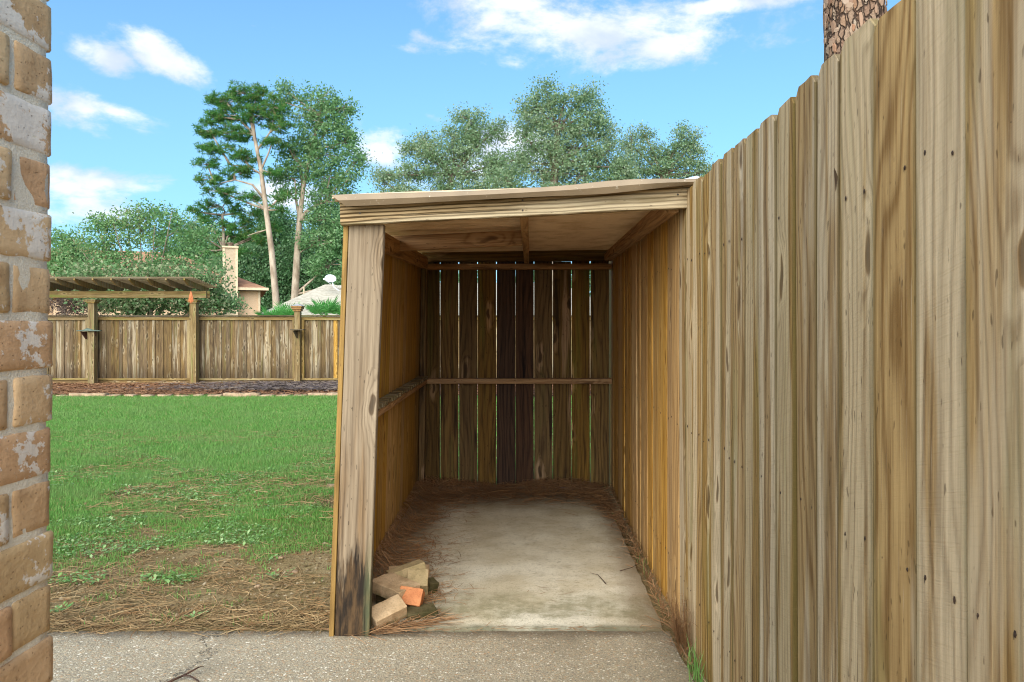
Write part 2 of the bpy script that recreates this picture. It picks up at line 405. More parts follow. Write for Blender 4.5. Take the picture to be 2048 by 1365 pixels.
# shed slab
m, g = material('stained_concrete'); p = g.pos(); x, y, z = g.xyz(p)[0:3]
big = g.noise(p, 2.4, 5, .62); fine = g.noise(p, 160, 4, .65); mid = g.noise(p, 6., 6, .7)
col = g.mix(g.mr(big, .35, .65), lin(196, 184, 156), lin(216, 208, 186))
col = g.mix(g.mul(g.mr(mid,   .45, .68), .34), col, lin(150, 136, 110))
col = g.mix(g.mul(g.mr(fine, .5, .68), .45), col, lin(112, 100, 78))
spk = g.vor(p, 46.); sk = g.mul(g.mr(spk['Distance'], .11, .05), g.m('GREATER_THAN', g.xyz(spk['Color'])[0], .55))
col = g.mix(g.mul(sk, .8), col, lin(60, 52, 40))
fp = g.noise(p, 55, 5, .75); col = g.mix(g.mul(g.mr(fp, .52, .68), .5), col, lin(120, 110, 88))
wob = g.mul(g.sub(g.noise(p, 5, 5, .7), .5), .42)
yy = g.add(y, wob)
moss = g.mul(g.mr(yy, 3.62, 3.38), g.mr(yy, 3.20, 3.30))
col = g.mix(g.mul(moss, g.mr(g.noise(p, 14, 5, .7), .35, .65, .25, .75)), col, lin(124, 118, 84))
edge = g.mr(g.add(y, g.mul(wob, .22)), 3.20, 3.145)
col = g.mix(g.mul(edge, .75), col, lin(84, 84, 58))
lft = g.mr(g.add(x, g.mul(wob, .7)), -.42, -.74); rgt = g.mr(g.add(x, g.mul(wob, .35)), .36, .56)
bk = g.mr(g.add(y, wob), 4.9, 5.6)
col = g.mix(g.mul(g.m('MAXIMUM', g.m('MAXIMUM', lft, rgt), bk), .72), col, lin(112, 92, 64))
g.out(col, .85, g.add(fine, g.mul(sk, -1.)), .35, .004, .25); M['slab'] = m

# soil under the lawn
m, g = material('lawn_soil'); p = g.pos(); x, y, z = g.xyz(p)[0:3]
a = g.noise(p, 3.2, 5, .65); b = g.noise(p, 60, 4, .7); c = g.noise(p, 14, 4, .6)
col = g.mix(g.mr(a, .35, .65), lin(130, 112, 76), lin(154, 136, 100))
col = g.mix(g.mul(g.mr(c, .5, .72), .55), col, lin(88, 84, 44)); col = g.mix(g.mul(g.mr(b, .5, .7), .5), col, lin(92, 76, 50))
gr = g.mix(g.mr(b, .3, .7), lin(84, 96, 50), lin(112, 116, 66))
far = g.mr(g.add(y, g.mul(g.sub(a, .5), 3.)), 4.8, 8.)
col = g.mix(g.mul(far, .8), col, gr)
g.out(col, .95, g.add(b, c), .9, .02, .1); M['soil'] = m
m, g = material('mulch_soil'); p = g.pos(); x, y, z = g.xyz(p)[0:3]
a = g.noise(p, 2., 4, .6); b = g.noise(p, 40, 4, .7)
red = g.mix(g.mr(b, .3, .7), lin(104, 76, 54), lin(142, 108, 80)); grey = g.mix(g.mr(b, .3, .7), lin(62, 54, 54), lin(98, 86, 82))
col = g.mix(g.mr(g.add(x, g.mul(g.sub(a, .5), 3.)), -7.6, -6.2), red, grey)
g.out(col, .95, b, .9, .03, .1); M['mulch'] = m

def strand_mat(name, cols, rough=.75, trans=0.):
    m, g = material(name); r = g.island()
    g.out(g.ramp(r, [(i / max(1, len(cols) - 1), c) for i, c in enumerate(cols)]), rough, None, spec=.2, trans=trans); return m
M['needle'] = strand_mat('dry_pine_needles', [lin(112, 80, 54), lin(152, 114, 78), lin(130, 94, 62), lin(180, 140, 100), lin(120, 98, 74), lin(170, 124, 80)])
M['needle_pale'] = strand_mat('bleached_pine_needles', [lin(116, 96, 64), lin(158, 132, 92), lin(132, 106, 68), lin(180, 154, 112), lin(144, 106, 68), lin(102, 92, 62)])
M['chips'] = strand_mat('mulch_chips', [lin(110, 76, 54), lin(146, 106, 76), lin(122, 88, 62), lin(170, 130, 96)])
M['chips_grey'] = strand_mat('grey_straw', [lin(78, 68, 68), lin(100, 90, 90), lin(140, 124, 108), lin(84, 74, 74)])
def leaf_mat(name, cols, trans=.35, rough=.55, spec=.35, big=None, bscale=.7):
    m, g = material(name); r = g.island()
    col = g.ramp(r, [(i / max(1, len(cols) - 1), c) for i, c in enumerate(cols)])
    if big:
        n = g.noise(g.pos(), bscale, 3, .6)
        col = g.mix(g.mul(g.mr(n, .42, .62), .6), col, big)
    g.out(col, rough, None, spec=spec, trans=trans); return m
M['grass'] = leaf_mat('lawn_grass', [lin(88, 140, 58), lin(118, 168, 80), lin(98, 152, 64), lin(138, 180, 98), lin(90, 140, 60), lin(168, 162, 104)], .42, .6, .3, lin(128, 160, 90), 1.6)
M['weed'] = leaf_mat('broadleaf_weed', [lin(92, 138, 66), lin(122, 162, 88), lin(158, 182, 128)], .25)
M['oak'] = leaf_mat('oak_leaves', [lin(106, 136, 94), lin(132, 160, 116), lin(174, 190, 160), lin(112, 142, 98), lin(146, 156, 110)], .45, .4, .5, lin(112, 146, 100), .45)
M['gum'] = leaf_mat('gum_leaves', [lin(84, 128, 76), lin(112, 154, 98), lin(146, 176, 126), lin(98, 138, 80)], .45, .4, .5, lin(96, 142, 84), .5)
M['pine'] = leaf_mat('pine_needles_green', [lin(62, 112, 54), lin(86, 140, 68), lin(74, 124, 60), lin(108, 150, 80), lin(130, 124, 68)], .42, .6, .3, lin(70, 130, 62), .6)
M['wood_leaf'] = leaf_mat('backdrop_leaves', [lin(76, 118, 74), lin(104, 144, 94), lin(140, 170, 126), lin(86, 126, 80)], .42, .45, .4, lin(86, 130, 80), .25)
M['myrtle'] = leaf_mat('myrtle_leaves', [lin(94, 140, 84), lin(120, 162, 102), lin(150, 180, 126), lin(104, 146, 86), lin(156, 158, 112)], .45, .45, .4, lin(104, 154, 94), .7)
M['myrtle_low'] = leaf_mat('dusty_leaves', [lin(88, 126, 74), lin(114, 150, 96), lin(164, 164, 128), lin(96, 136, 80)], .4, .5, .4)
M['plum'] = leaf_mat('plum_leaves', [lin(96, 78, 70), lin(124, 104, 92), lin(84, 62, 62)], .3)
M['palm'] = leaf_mat('palm_leaf', [lin(80, 150, 72), lin(116, 184, 100), lin(92, 160, 78)], .35)
M['bark_pale'] = simple('pale_bark', lin(182, 166, 146), lin(136, 118, 100), 3, .9, .6, .1, stretch=(1, 1, .3), bd=.05)
M['bark'] = simple('grey_bark', lin(150, 136, 120), lin(104, 92, 78), 4, .9, .6, .1, stretch=(1, 1, .3), bd=.05)
# flaky pine bark for the near trunk
m, g = material('flaky_pine_bark'); p = g.obj()
q = g.v('MULTIPLY', g.v('ADD', p, g.v('MULTIPLY', g.noise(p, 8, 3, .6, 0, True), (.06, .06, .12))), (1., 1., .34))
v = g.new('ShaderNodeTexVoronoi', feature='DISTANCE_TO_EDGE'); g.put(v.inputs['Vector'], q); v.inputs['Scale'].default_value = 30
vc = g.vor(q, 30.); e = g.mr(g.add(v.outputs[0], g.mul(g.sub(g.noise(p, 40, 4, .7), .5), .12)), .0, .16)
flake = g.ramp(g.xyz(vc['Color'])[0], [(0, lin(128, 102, 84)), (.4, lin(148, 126, 106)), (.7, lin(136, 104, 80)), (1, lin(164, 146, 126))])
n = g.noise(p, 60, 5, .7)
flake = g.mix(g.mul(g.mr(n, .45, .7), .5), flake, lin(104, 84, 70))
g.out(g.mix(e, lin(66, 52, 44), flake), .92, g.add(g.mul(e, 1.), g.mul(n, .5)), .9, .02, .1); M['pinebark'] = m

# ------------------------------------------------------------------ ground
def gz(x, y):
    s = max(0., y - 3.6); base = -.012 - .27 * min(1., s / 15.5)
    if y > 22: base -= min(.5, (y - 22) * .02)
    n = mnoise.noise(Vector((x * .8, y * .8, 0))) * .018 + mnoise.noise(Vector((x * 4, y * 4, 3))) * .006
    return base + n * max(0., min(1., (y - 3.3) / 1.2))
def gz_np(x, y):
    base = -.012 - .27 * np.clip((y - 3.6) / 15.5, 0, 1) - np.clip((y - 22) * .02, 0, .5)
    return base
def ground_sheet():
    xs = np.concatenate([[-900, -400, -160, -70, -40, -25], np.arange(-16, 3.01, .22), [5, 9, 16, 30, 60, 150, 400, 900]])
    ys = np.concatenate([[-900, -300, -100, -40, -15, -5, -2, 0, 1.5, 2.6], np.arange(3.0, 20.01, .22), [22, 26, 32, 40, 55, 75, 110, 200, 400, 900]])
    vs = [(x, y, gz(x, y)) for y in ys for x in xs]
    n = len(xs); fs = [(j * n + i, j * n + i + 1, (j + 1) * n + i + 1, (j + 1) * n + i) for j in range(len(ys) - 1) for i in range(n - 1)]
    me = npmesh('ground', vs, fs, M['soil'], smooth=True)
    o = link('ground', me); tag(o, 'soil and grass of the back yard running back to the fence', None, None, 'structure')
    # the ground's height sampler, exact on the sheet
    H = np.array([v[2] for v in vs]).reshape(len(ys), n)
    def h(x, y):
        x = np.asarray(x, float); y = np.asarray(y, float)
        i = np.clip(np.searchsorted(xs, x) - 1, 0, n - 2); j = np.clip(np.searchsorted(ys, y) - 1, 0, len(ys) - 2)
        fx = (x - xs[i]) / (xs[i + 1] - xs[i]); fy = (y - ys[j]) / (ys[j + 1] - ys[j])
        return H[j, i] * (1 - fx) * (1 - fy) + H[j, i + 1] * fx * (1 - fy) + H[j + 1, i] * (1 - fx) * fy + H[j + 1, i + 1] * fx * fy
    return h
GH = ground_sheet()

def slab_mesh(name, x0, x1, y0, y1, z0, z1, mat, step=.08, edge_noise=.006):
    """A poured slab: top sheet with slightly broken, rounded edges."""
    nx = max(2, int((x1 - x0) / step)); ny = max(2, int((y1 - y0) / step))
    vs, fs = [], []
    for j in range(ny + 1):
        for i in range(nx + 1):
            x = x0 + (x1 - x0) * i / nx; y = y0 + (y1 - y0) * j / ny
            z = z1
            if i in (0, nx) or j in (0, ny):
                z -= .004 + R.random() * .003
                q = R.uniform(-1, 1) * edge_noise
                if i in (0, nx): x += q
                if j in (0, ny): y += q
            vs.append((x, y, z))
    w = nx + 1
    for j in range(ny):
        for i in range(nx): fs.append((j * w + i, j * w + i + 1, (j + 1) * w + i + 1, (j + 1) * w + i))
    ring = [i for i in range(nx + 1)] + [j * w + nx for j in range(1, ny + 1)] + [ny * w + i for i in range(nx - 1, -1, -1)] + [j * w for j in range(ny - 1, 0, -1)]
    b = len(vs)
    for k in ring: vs.append((vs[k][0], vs[k][1], z0))
    for k in range(len(ring)):
        a, c = ring[k], ring[(k + 1) % len(ring)]
        fs.append((a, b + k, b + (k + 1) % len(ring), c))
    return polymesh(name, vs, fs, mat)
tag(link('walkway', slab_mesh('walkway', -3.2, .585, -2.5, 3.145, -.12, 0., M['aggregate'])), 'exposed aggregate concrete walkway in front of the shed', None, None, 'structure')
tag(link('shed_slab', slab_mesh('shed_slab', -.845, .56, 3.158, 5.93, -.12, .012, M['slab'])), 'stained concrete slab that floors the lean-to', None, None, 'structure')

# mulch bed along the far fence
def bed():
    xs = np.arange(-16, 4.01, .16); ys = np.arange(16.1, 19.7, .12)
    vs = []
    for y in ys:
        for x in xs:
            t = (y - 16.1) / .5
            vs.append((x, y + .12 * math.sin(x * .7) * max(0, 1 - t), gz_np(x, y) + min(1, t) * .06 + mnoise.noise(Vector((x * 2, y * 2, 9))) * .03 + mnoise.noise(Vector((x * 9, y * 9, 5))) * .015 + .006))
    n = len(xs); fs = [(j * n + i, j * n + i + 1, (j + 1) * n + i + 1, (j + 1) * n + i) for j in range(len(ys) - 1) for i in range(n - 1)]
    tag(link('mulch_bed', npmesh('mulch_bed', vs, fs, M['mulch'], smooth=True)), 'strip of mulched soil along the far fence', None, None, 'structure')
bed()

# ------------------------------------------------------------------ near fence on the right
FX = .638
def fence_near():
    root = empty('board_fence', (FX, 2.7, 0), 'tall weathered pine board fence with clipped tops running away on the right', 'fence')
    edges = [.947, 1.092, 1.238, 1.389, 1.551, 1.670, 1.802, 1.949, 2.085, 2.226, 2.369, 2.512]
    while edges[0] > -.6: edges.insert(0, edges[0] - .145)
    while edges[-1] < 6.1: edges.append(edges[-1] + .142 + R.uniform(-.003, .003))
    nails = []
    tops = {1.389: 1.852, 1.551: 1.845, 1.670: 1.84, 1.802: 1.832, 1.949: 1.83, 2.085: 1.828}
    for a, b in zip(edges, edges[1:]):
        w = b - a - R.uniform(.0025, .0065)
        if abs(a - 1.551) < .01: w -= .006
        c = (a + b) / 2; inside = a > 3.12
        H = tops.get(a, 1.835 + R.uniform(-.008, .008)) if not inside else 1.815
        xo = R.uniform(-.002, .003); yaw = R.uniform(-.045, .045); lean = R.uniform(-.004, .004)
        m = frame((FX + xo + .009, c, -.02), (FX + xo + .009 + R.uniform(-.004, .004), c + lean, H), (0, 1, 0))
        m = m @ Matrix.Rotation(yaw, 4, 'Z')
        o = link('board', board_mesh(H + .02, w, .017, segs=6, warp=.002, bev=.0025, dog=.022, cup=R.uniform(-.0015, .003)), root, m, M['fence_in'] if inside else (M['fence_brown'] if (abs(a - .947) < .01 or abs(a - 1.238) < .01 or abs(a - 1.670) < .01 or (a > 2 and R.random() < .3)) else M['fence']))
        if inside: o['label'] = 'unweathered orange brown board'
        for z in (1.54, .86, .22):
            for s in (-1, 1):
                if R.random() < .93: nails.append((FX + xo - .0004, c + s * w * R.uniform(.2, .33), z + R.uniform(-.012, .012)))
    # rails and posts on the neighbour's side
    for z in (1.56, .87, .2): lumber('rail', (FX + .037, -.6, z), (FX + .037, 6.1, z), .085, .038, M['frame'], root, (0, 0, 1), segs=2)
    for y in (-.4, 2.0, 4.4): lumber('post', (FX + .104, y, -.3), (FX + .104, y, 1.75), .089, .089, M['frame'], root, segs=1)
    parts = []
    for (x, y, z) in nails:
        r = R.uniform(.0030, .0044); sz = R.uniform(1., 1.7)
        vs = [(x - .0012, y, z)] + [(x + .001, y + math.cos(k) * r, z + math.sin(k) * r * sz) for k in np.linspace(0, math.tau, 7)[:-1]]
        parts.append((vs, [(0, 1 + (k + 1) % 6, 1 + k) for k in range(6)]))
        if R.random() < .5:   # rust run below the nail
            l = R.uniform(.004, .010); w = .0015
            parts.append(([(x - .0006, y - w, z), (x - .0006, y + w, z), (x - .0006, y + w * .4, z - l), (x - .0006, y - w * .4, z - l)], [(0, 1, 2, 3)]))
    vs, fs = merge(parts)
    me = bpy.data.meshes.new('nails'); me.from_pydata(vs, [], fs)
    o = link('nails', me, root, None, simple('rusty_nail', lin(44, 34, 28), lin(66, 48, 36), 90))
    o['kind'] = 'stuff'
    # splintered tear where two boards meet
    sp = polymesh('splinter', [(0, 0, 0), (0, .010, .004), (-.004, .006, .02), (-.007, .002, .012), (-.003, .004, -.03), (.0, .008, -.025)], [(0, 1, 2, 3), (0, 4, 5, 1), (0, 3, 4), (1, 5, 3, 2)], M['post'])
    link('splinter', sp, root, Matrix.Translation((FX - .004, 1.545, 1.58)))
fence_near()

# ------------------------------------------------------------------ lean-to shed
def corr(name, x0, x1, y0, y1, zf, mat, parent, pitch=.080, amp=.010):
    nx = 26; ny = int((y1 - y0) / pitch * 8)
    vs = []
    for j in range(ny + 1):
        y = y0 + (y1 - y0) * j / ny
        for i in range(nx + 1):
            xa = x0 - .12 * (y - y0) / (y1 - y0); x = xa + (x1 - xa) * i / nx
            vs.append((x, y, zf(x, y) + amp * math.sin(y / pitch * math.tau)))
    w = nx + 1; fs = [(j * w + i, j * w + i + 1, (j + 1) * w + i + 1, (j + 1) * w + i) for j in range(ny) for i in range(nx)]
    # real sheet thickness
    n = len(vs); vs += [(x, y, z + .003) for (x, y, z) in vs]; fs += [tuple(q + n for q in f[::-1]) for f in fs]
    return link(name, npmesh(name, vs, fs, mat, smooth=True), parent)

m, g = material('tan_plastic_sheet'); p = g.pos(); n = g.noise(p, 6, 4, .6); n2 = g.noise(p, 60, 3, .6)
g.out(g.mix(g.mr(n, .4, .7), lin(228, 202, 166), lin(204, 174, 136)), .6, n2, .12, .003, .35, .15); M['sheet'] = m
m, g = material('tan_drip_edge'); p = g.pos(); n = g.noise(p, 3, 3, .6); n2 = g.noise(p, 45, 5, .7)
col = g.mix(g.mr(n, .35, .7), lin(122, 104, 80), lin(144, 124, 98))
col = g.mix(g.mul(g.mr(n2, .62, .7), .5), col, lin(222, 212, 192)); col = g.mix(g.mul(g.mr(n2, .36, .3), .5), col, lin(110, 92, 64))
g.out(col, .5, n2, .1, .004, .4); M['drip'] = m

def shed():
    root = empty('lean_to_shed', (-.1, 3.14, 0), 'open fronted wooden lean-to shed built against the tall board fence', 'shed')
    SX0f, SX0b, SX1f, SX1b = -.80, -.879, -.742, -.848      # left wall inner face, bottom / top, front / back
    # front post, leaning
    pm = frame((-.733, 3.105, -.005), (-.673, 3.105, 1.695), (1, 0, 0))
    po = link('front_post', board_mesh(1.70, .142, .040, segs=8, warp=.002, rough=.0012), root, pm, M['post'])
    po['label'] = 'leaning grey post with a dark rotted foot'
    # header beam with split, wavering underside
    bm_ = board_mesh(1.452, .088, .042, segs=16, warp=.001, rough=.0022, bev=.004)
    bo = link('header_beam', bm_, root, frame((-.772, 3.066, 1.729), (.676, 3.066, 1.803), (0, 0, 1)), M['beam'])
    for (x, z) in ((-.03, .018), (-.03, -.022), (-.69, .0), (.60, .01)):
        vs = [(0, -.0015, 0)] + [(math.cos(k) * .0042, 0, math.sin(k) * .0042) for k in np.linspace(0, math.tau, 9)[:-1]]
        zc = 1.729 + (x + .772) / 1.448 * .074
        link('nail_head', polymesh('nail_head', vs, [(0, 1 + k, 1 + (k + 1) % 8) for k in range(8)], simple('nail_metal', lin(60, 54, 48), lin(84, 76, 66), 60, .5, metal=.4)), bo, Matrix.Translation((x, 3.0435, zc + z)))
    # left wall boards
    y = 3.15; k = 0
    while y < 5.88:
        t = (y - 3.15) / 2.71; w = .1365
        xb = SX0f + (SX0b - SX0f) * t; xt = SX1f + (SX1b - SX1f) * t
        o = lumber('side_board', (xb - .010, y + w / 2 - .002, -.03), (xt - .010, y + w / 2 - .002, 1.70 + t * .08), w, .018, M['gold'], root, (0, 1, 0), segs=3, warp=.002)
        y += w + R.uniform(.003, .006); k += 1
    # the yellow cut edge of the outermost board
    lumber('corner_board', (-.818, 3.116, -.01), (-.757, 3.116, 1.70), .020, .064, M['edge'], root, (1, 0, 0), segs=3, bev=.002)
    # outside skirt board ends are hidden; back wall boards
    for i in range(10):
        a = X(843 + 37.6 * i, 5.87) if i else -.875
        b = X(843 + 37.6 * (i + 1), 5.87)
        if i == 9: b = .622
        if i == 0: a = -.90
        if i == 9: a = X(843 + 37.6 * 9, 5.87)
        gap = [.0055, .0062, .006, .0052, .0018, .0048, .0055, .005, .0065, .003][i]
        w = b - a - gap
        t0 = 1.795 + R.uniform(-.01, .01)
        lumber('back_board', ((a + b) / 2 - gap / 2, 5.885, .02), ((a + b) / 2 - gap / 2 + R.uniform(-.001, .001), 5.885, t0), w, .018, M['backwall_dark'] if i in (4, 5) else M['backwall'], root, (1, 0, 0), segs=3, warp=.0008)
    # rails on the back wall
    lumber('back_rail', (-.80, 5.835, Z(763, 5.8)), (.632, 5.835, Z(763, 5.8)), .040, .085, M['frame'], root, (0, 0, 1), segs=3)
    lumber('back_rail', (-.845, 5.835, Z(534, 5.8)), (.632, 5.835, Z(534, 5.8) + .004), .042, .085, M['frame'], root, (0, 0, 1), segs=3)
    lumber('back_header', (-.84, 5.862, 1.822), (.632, 5.862, 1.832), .088, .03, M['backwall'], root, (0, 0, 1), segs=2)
    lumber('corner_post', (-.838, 5.80, .013), (-.815, 5.80, 1.72), .045, .06, M['backwall'], root, (1, 0, 0), segs=2)
    # plates that carry the roof
    lumber('side_plate', (-.715, 3.13, 1.675), (-.81, 5.80, 1.765), .095, .038, M['frame'], root, (0, 0, 1), segs=3)
    lumber('side_plate', (.585, 3.10, 1.775), (.605, 5.80, 1.815), .060, .060, M['frame'], root, (0, 0, 1), segs=3)
    lumber('rafter', (-.026, 3.09, 1.767), (-.026, 5.80, 1.802), .036, .080, M['frame'], root, (1, 0, 0), segs=3)
    lumber('purlin', (-.775, 4.25, 1.742), (-.046, 4.25, 1.776), .085, .038, M['frame'], root, (0, 0, 1), segs=2)
    lumber('wedge', (.55, 3.105, 1.788), (.635, 3.105, 1.802), .03, .03, M['beam'], root, (0, 0, 1), segs=2, rough=.003)
    # side shelf rail with the row of short slats lying on it
    zr = .872
    srail = lumber('side_rail', (-.762, 3.16, zr - .022), (-.835, 5.79, zr - .018), .034, .085, M['frame'], root, (0, 0, 1), segs=3)
    for i in range(26):
        y = 3.24 + i * .098; t = (y - 3.15) / 2.71
        xx = -.762 - .073 * t
        lumber('rail_slat', (xx - .048, y, zr + .012), (xx + .052, y + R.uniform(-.004, .004), zr + .012 + R.uniform(-.002, .004)), .05, .022, M['slat'], srail, (0, 1, 0), segs=1)
    # roof sheet: ribs run across the opening
    def zr_(x, y):
        u = (x + .80) / 1.5; t = (y - 3.0) / 2.9
        zf = 1.787 + .071 * u; zb = 1.858 + .022 * u
        return zf + (zb - zf) * t + .004 + .005 * math.sin(u * 5 + 1.2) * (1 - t)
    corr('roof_sheet', -.80, .70, 3.02, 6.02, zr_, M['sheet'], root)
    # bent drip edge along the front of the sheet
    top = [(663, 391), (760, 388), (880, 385), (990, 381), (1090, 375), (1150, 370), (1210, 363), (1270, 359), (1330, 358), (1407, 360)]
    bot = [(690, 412), (770, 409), (880, 403), (990, 397), (1090, 392), (1150, 390), (1210, 387), (1270, 381), (1330, 374), (1395, 368)]
    d = 2.985; vs = []; n = 28
    def itp(tab, t):
        t *= len(tab) - 1; i = min(int(t), len(tab) - 2); f = t - i
        return tuple(tab[i][k] * (1 - f) + tab[i + 1][k] * f for k in (0, 1))
    for i in range(n + 1):
        a = itp(top, i / n); b = itp(bot, i / n)
        T, B = P(a[0], a[1], d), P(b[0], b[1], d)
        mid = (T + B) / 2; B.y += .012; mid.y -= .004
        vs += [B + Vector((0, .004, 0)), B, mid, T, T + Vector((0, .004, .002)), T + Vector((0, .07, .006 - .0)), T + Vector((0, .07, .002)), T + Vector((0, .006, -.003)), mid + Vector((0, .004, 0))]
    q = 9; fs = [(i * q + j, (i + 1) * q + j, (i + 1) * q + (j + 1) % q, i * q + (j + 1) % q) for i in range(n) for j in range(q)]
    fs += [tuple(range(q)), tuple(n * q + j for j in range(q))[::-1]]
    link('drip_edge', polymesh('drip_edge', vs, fs, M['drip'], smooth=False), root)
    # torn white corner of the sheet above the fence
    a = P(1365, 359, 3.05); b = P(1408, 357, 3.05); c = P(1393, 352, 3.12)
    link('torn_corner', polymesh('torn_corner', [a, b, c, a + Vector((0, .1, .0)), b + Vector((0, .1, 0)), c + Vector((0, .1, .004))], [(0, 1, 2), (3, 5, 4), (0, 3, 4, 1), (1, 4, 5, 2), (2, 5, 3, 0)], simple('white_sheet', lin(220, 220, 216), lin(196, 196, 190), 20)), root)
shed()

# ------------------------------------------------------------------ brick wall at the left
def rough_box(L, D, H, amp=.0025, seed=0, step=.024, bev=.005, smooth=True):
    bm = bmesh.new(); bmesh.ops.create_cube(bm, size=1)
    for v in bm.verts: v.co = Vector((v.co.x * L, v.co.y * D, v.co.z * H))
    bmesh.ops.bevel(bm, geom=bm.edges[:], offset=bev, segments=1, affect='EDGES')
    es = [e for e in bm.edges if e.calc_length() > step * 1.6]
    for ax, ln in ((0, L), (1, D), (2, H)):
        k = int(ln / step)
        for i in range(1, k):
            co = Vector((0, 0, 0)); co[ax] = -ln / 2 + ln * i / k; no = Vector((0, 0, 0)); no[ax] = 1
            bmesh.ops.bisect_plane(bm, geom=bm.verts[:] + bm.edges[:] + bm.faces[:], plane_co=co, plane_no=no)
    for v in bm.verts:
        q = v.co * 28 + Vector((seed * 7.1, seed * 3.3, seed))
        n = Vector((mnoise.noise(q), mnoise.noise(q + Vector((9, 0, 0))), mnoise.noise(q + Vector((0, 9, 0)))))
        q2 = v.co * 90 + Vector((seed, 0, 3)); n2 = mnoise.noise(q2)
        v.co += n * amp + v.co.normalized() * n2 * amp * .5
    me = bpy.data.meshes.new('brick'); bm.to_mesh(me); bm.free()
    for p in me.polygons: p.use_smooth = smooth
    return me
def brick_wall():
    yc, xf, pit = 1.15, -.731, .0802
    root = empty('brick_house_wall', (xf - .1, .3, 0), 'corner of a tan brick wall with whitewashed bricks at the left edge', 'brick wall')
    st = [rough_box(.200, .092, .0708, .0013, s, .014, .0030) for s in range(7)]
    core = box('mortar', xf - .19, xf - .011, -.62, yc - .011, -.05, 2.56, M['mortar'], root)
    core.data = rough_box(.178, 1.75, 2.6, .003, 3, .03); core.data.materials.append(M['mortar'])
    core.matrix_basis = Matrix.Translation((xf - .0925, yc - .004 - .875, 1.25))
    for me in st: me.materials.append(M['brick'])
    n = int(2.52 / pit)
    for r in range(n):
        z = .045 + r * pit - .004
        y = yc
        if r % 2 == 0:
            m = Matrix.Translation((xf - .102 + R.uniform(-.002, .002), yc - .043 + R.uniform(-.003, .003), z)) @ Matrix.Rotation(R.uniform(-.012, .012), 4, 'Y') 
            link('brick', R.choice(st), root, m @ Matrix.Scale(.92, 4, (0, 1, 0)))
            y = yc - .043 - .042 - .011
        while y > -.5:
            m = Matrix.Translation((xf - .046 + R.uniform(-.0025, .003), y - .099 + R.uniform(-.002, .002), z + R.uniform(-.0015, .0015)))
            m = m @ Matrix.Rotation(rad(90) + R.uniform(-.012, .012), 4, 'Z') @ Matrix.Rotation(R.uniform(-.01, .01), 4, 'Y')
            if R.random() < .5: m = m @ Matrix.Rotation(math.pi, 4, 'X')
            link('brick', R.choice(st), root, m)
            y -= .209
brick_wall()

# ------------------------------------------------------------------ loose bricks in the shed corner
def loose():
    tan = brick_mat('loose_tan_brick', False)
    def bm_(name, c1, c2, mossy=True):
        m, g = material(name); p = g.obj(); n = g.noise(p, 16, 5, .65); n2 = g.noise(p, 140, 3, .6)
        col = g.mix(g.mr(n, .35, .7), c1, c2); col = g.mix(g.mul(g.mr(n2, .5, .7), .35), col, tuple(c * .5 for c in c2))
        if mossy: col = g.mix(g.mul(g.mr(g.add(g.mul(g.xyz(p)[2], -12.), g.noise(p, 12, 4, .6)), .55, .95), .85), col, lin(84, 84, 40))
        g.out(col, .9, g.add(n, n2), .5, .005, .15); return m
    a = bm_('tan_paver', lin(206, 176, 138), lin(172, 144, 108)); b = bm_('orange_brick', lin(206, 138, 92), lin(184, 116, 76), False)
    c = bm_('mossy_paver', lin(196, 172, 130), lin(156, 138, 98)); dk = bm_('dark_mossy_paver', lin(92, 82, 56), lin(64, 60, 34))
    def one(name, size, loc, rot, mat, label, seed):
        me = rough_box(*size, amp=.0022, seed=seed, step=.018, bev=.0022, smooth=False); me.materials.append(mat)
        o = link(name, me, None, Matrix.Translation(loc) @ Matrix.Rotation(rot[2], 4, 'Z') @ Matrix.Rotation(rot[1], 4, 'Y') @ Matrix.Rotation(rot[0], 4, 'X'))
        tag(o, label, 'brick', 'loose bricks piled by the shed post')
    one('brick', (.19, .115, .062), (-.595, 3.40, .030), (0, 0, rad(-40)), dk, 'dark mossy brick at the bottom of the pile beside the post', 1)
    one('brick', (.20, .125, .055), (-.612, 3.395, .091), (rad(3), rad(4), rad(-38)), a, 'large flat tan brick lying across the pile beside the post', 2)
    one('brick', (.17, .10, .062), (-.585, 3.56, .105), (rad(-8), rad(-12), rad(24)), c, 'tan brick leaning behind the large flat one', 3)
    one('brick', (.20, .095, .06), (-.60, 3.72, .045), (0, 0, rad(8)), a, 'rearmost tan brick of the pile against the side wall', 4)
    one('brick', (.095, .10, .10), (-.524, 3.50, .068), (rad(30), rad(0), rad(6)), c, 'greenish upright brick end right of the flat brick', 5)
    one('brick', (.105, .06, .075), (-.528, 3.325, .072), (rad(-34), rad(7), rad(-6)), b, 'bright orange red broken brick at the front of the pile', 6)
    one('brick', (.15, .085, .06), (-.612, 3.215, .048), (rad(24), rad(-14), rad(36)), a, 'chipped tan brick with a mossy end lying in front of the pile', 7)
    one('brick', (.13, .075, .035), (-.475, 3.27, .026), (rad(8), 0, rad(22)), dk, 'thin flat brick fragment half buried in needles right of the pile', 8)
    one('brick', (.05, .06, .06), (-.472, 3.56, .040), (rad(12), rad(10), rad(40)), dk, 'small mossy brick chunk right of the upright brick end', 9)
loose()

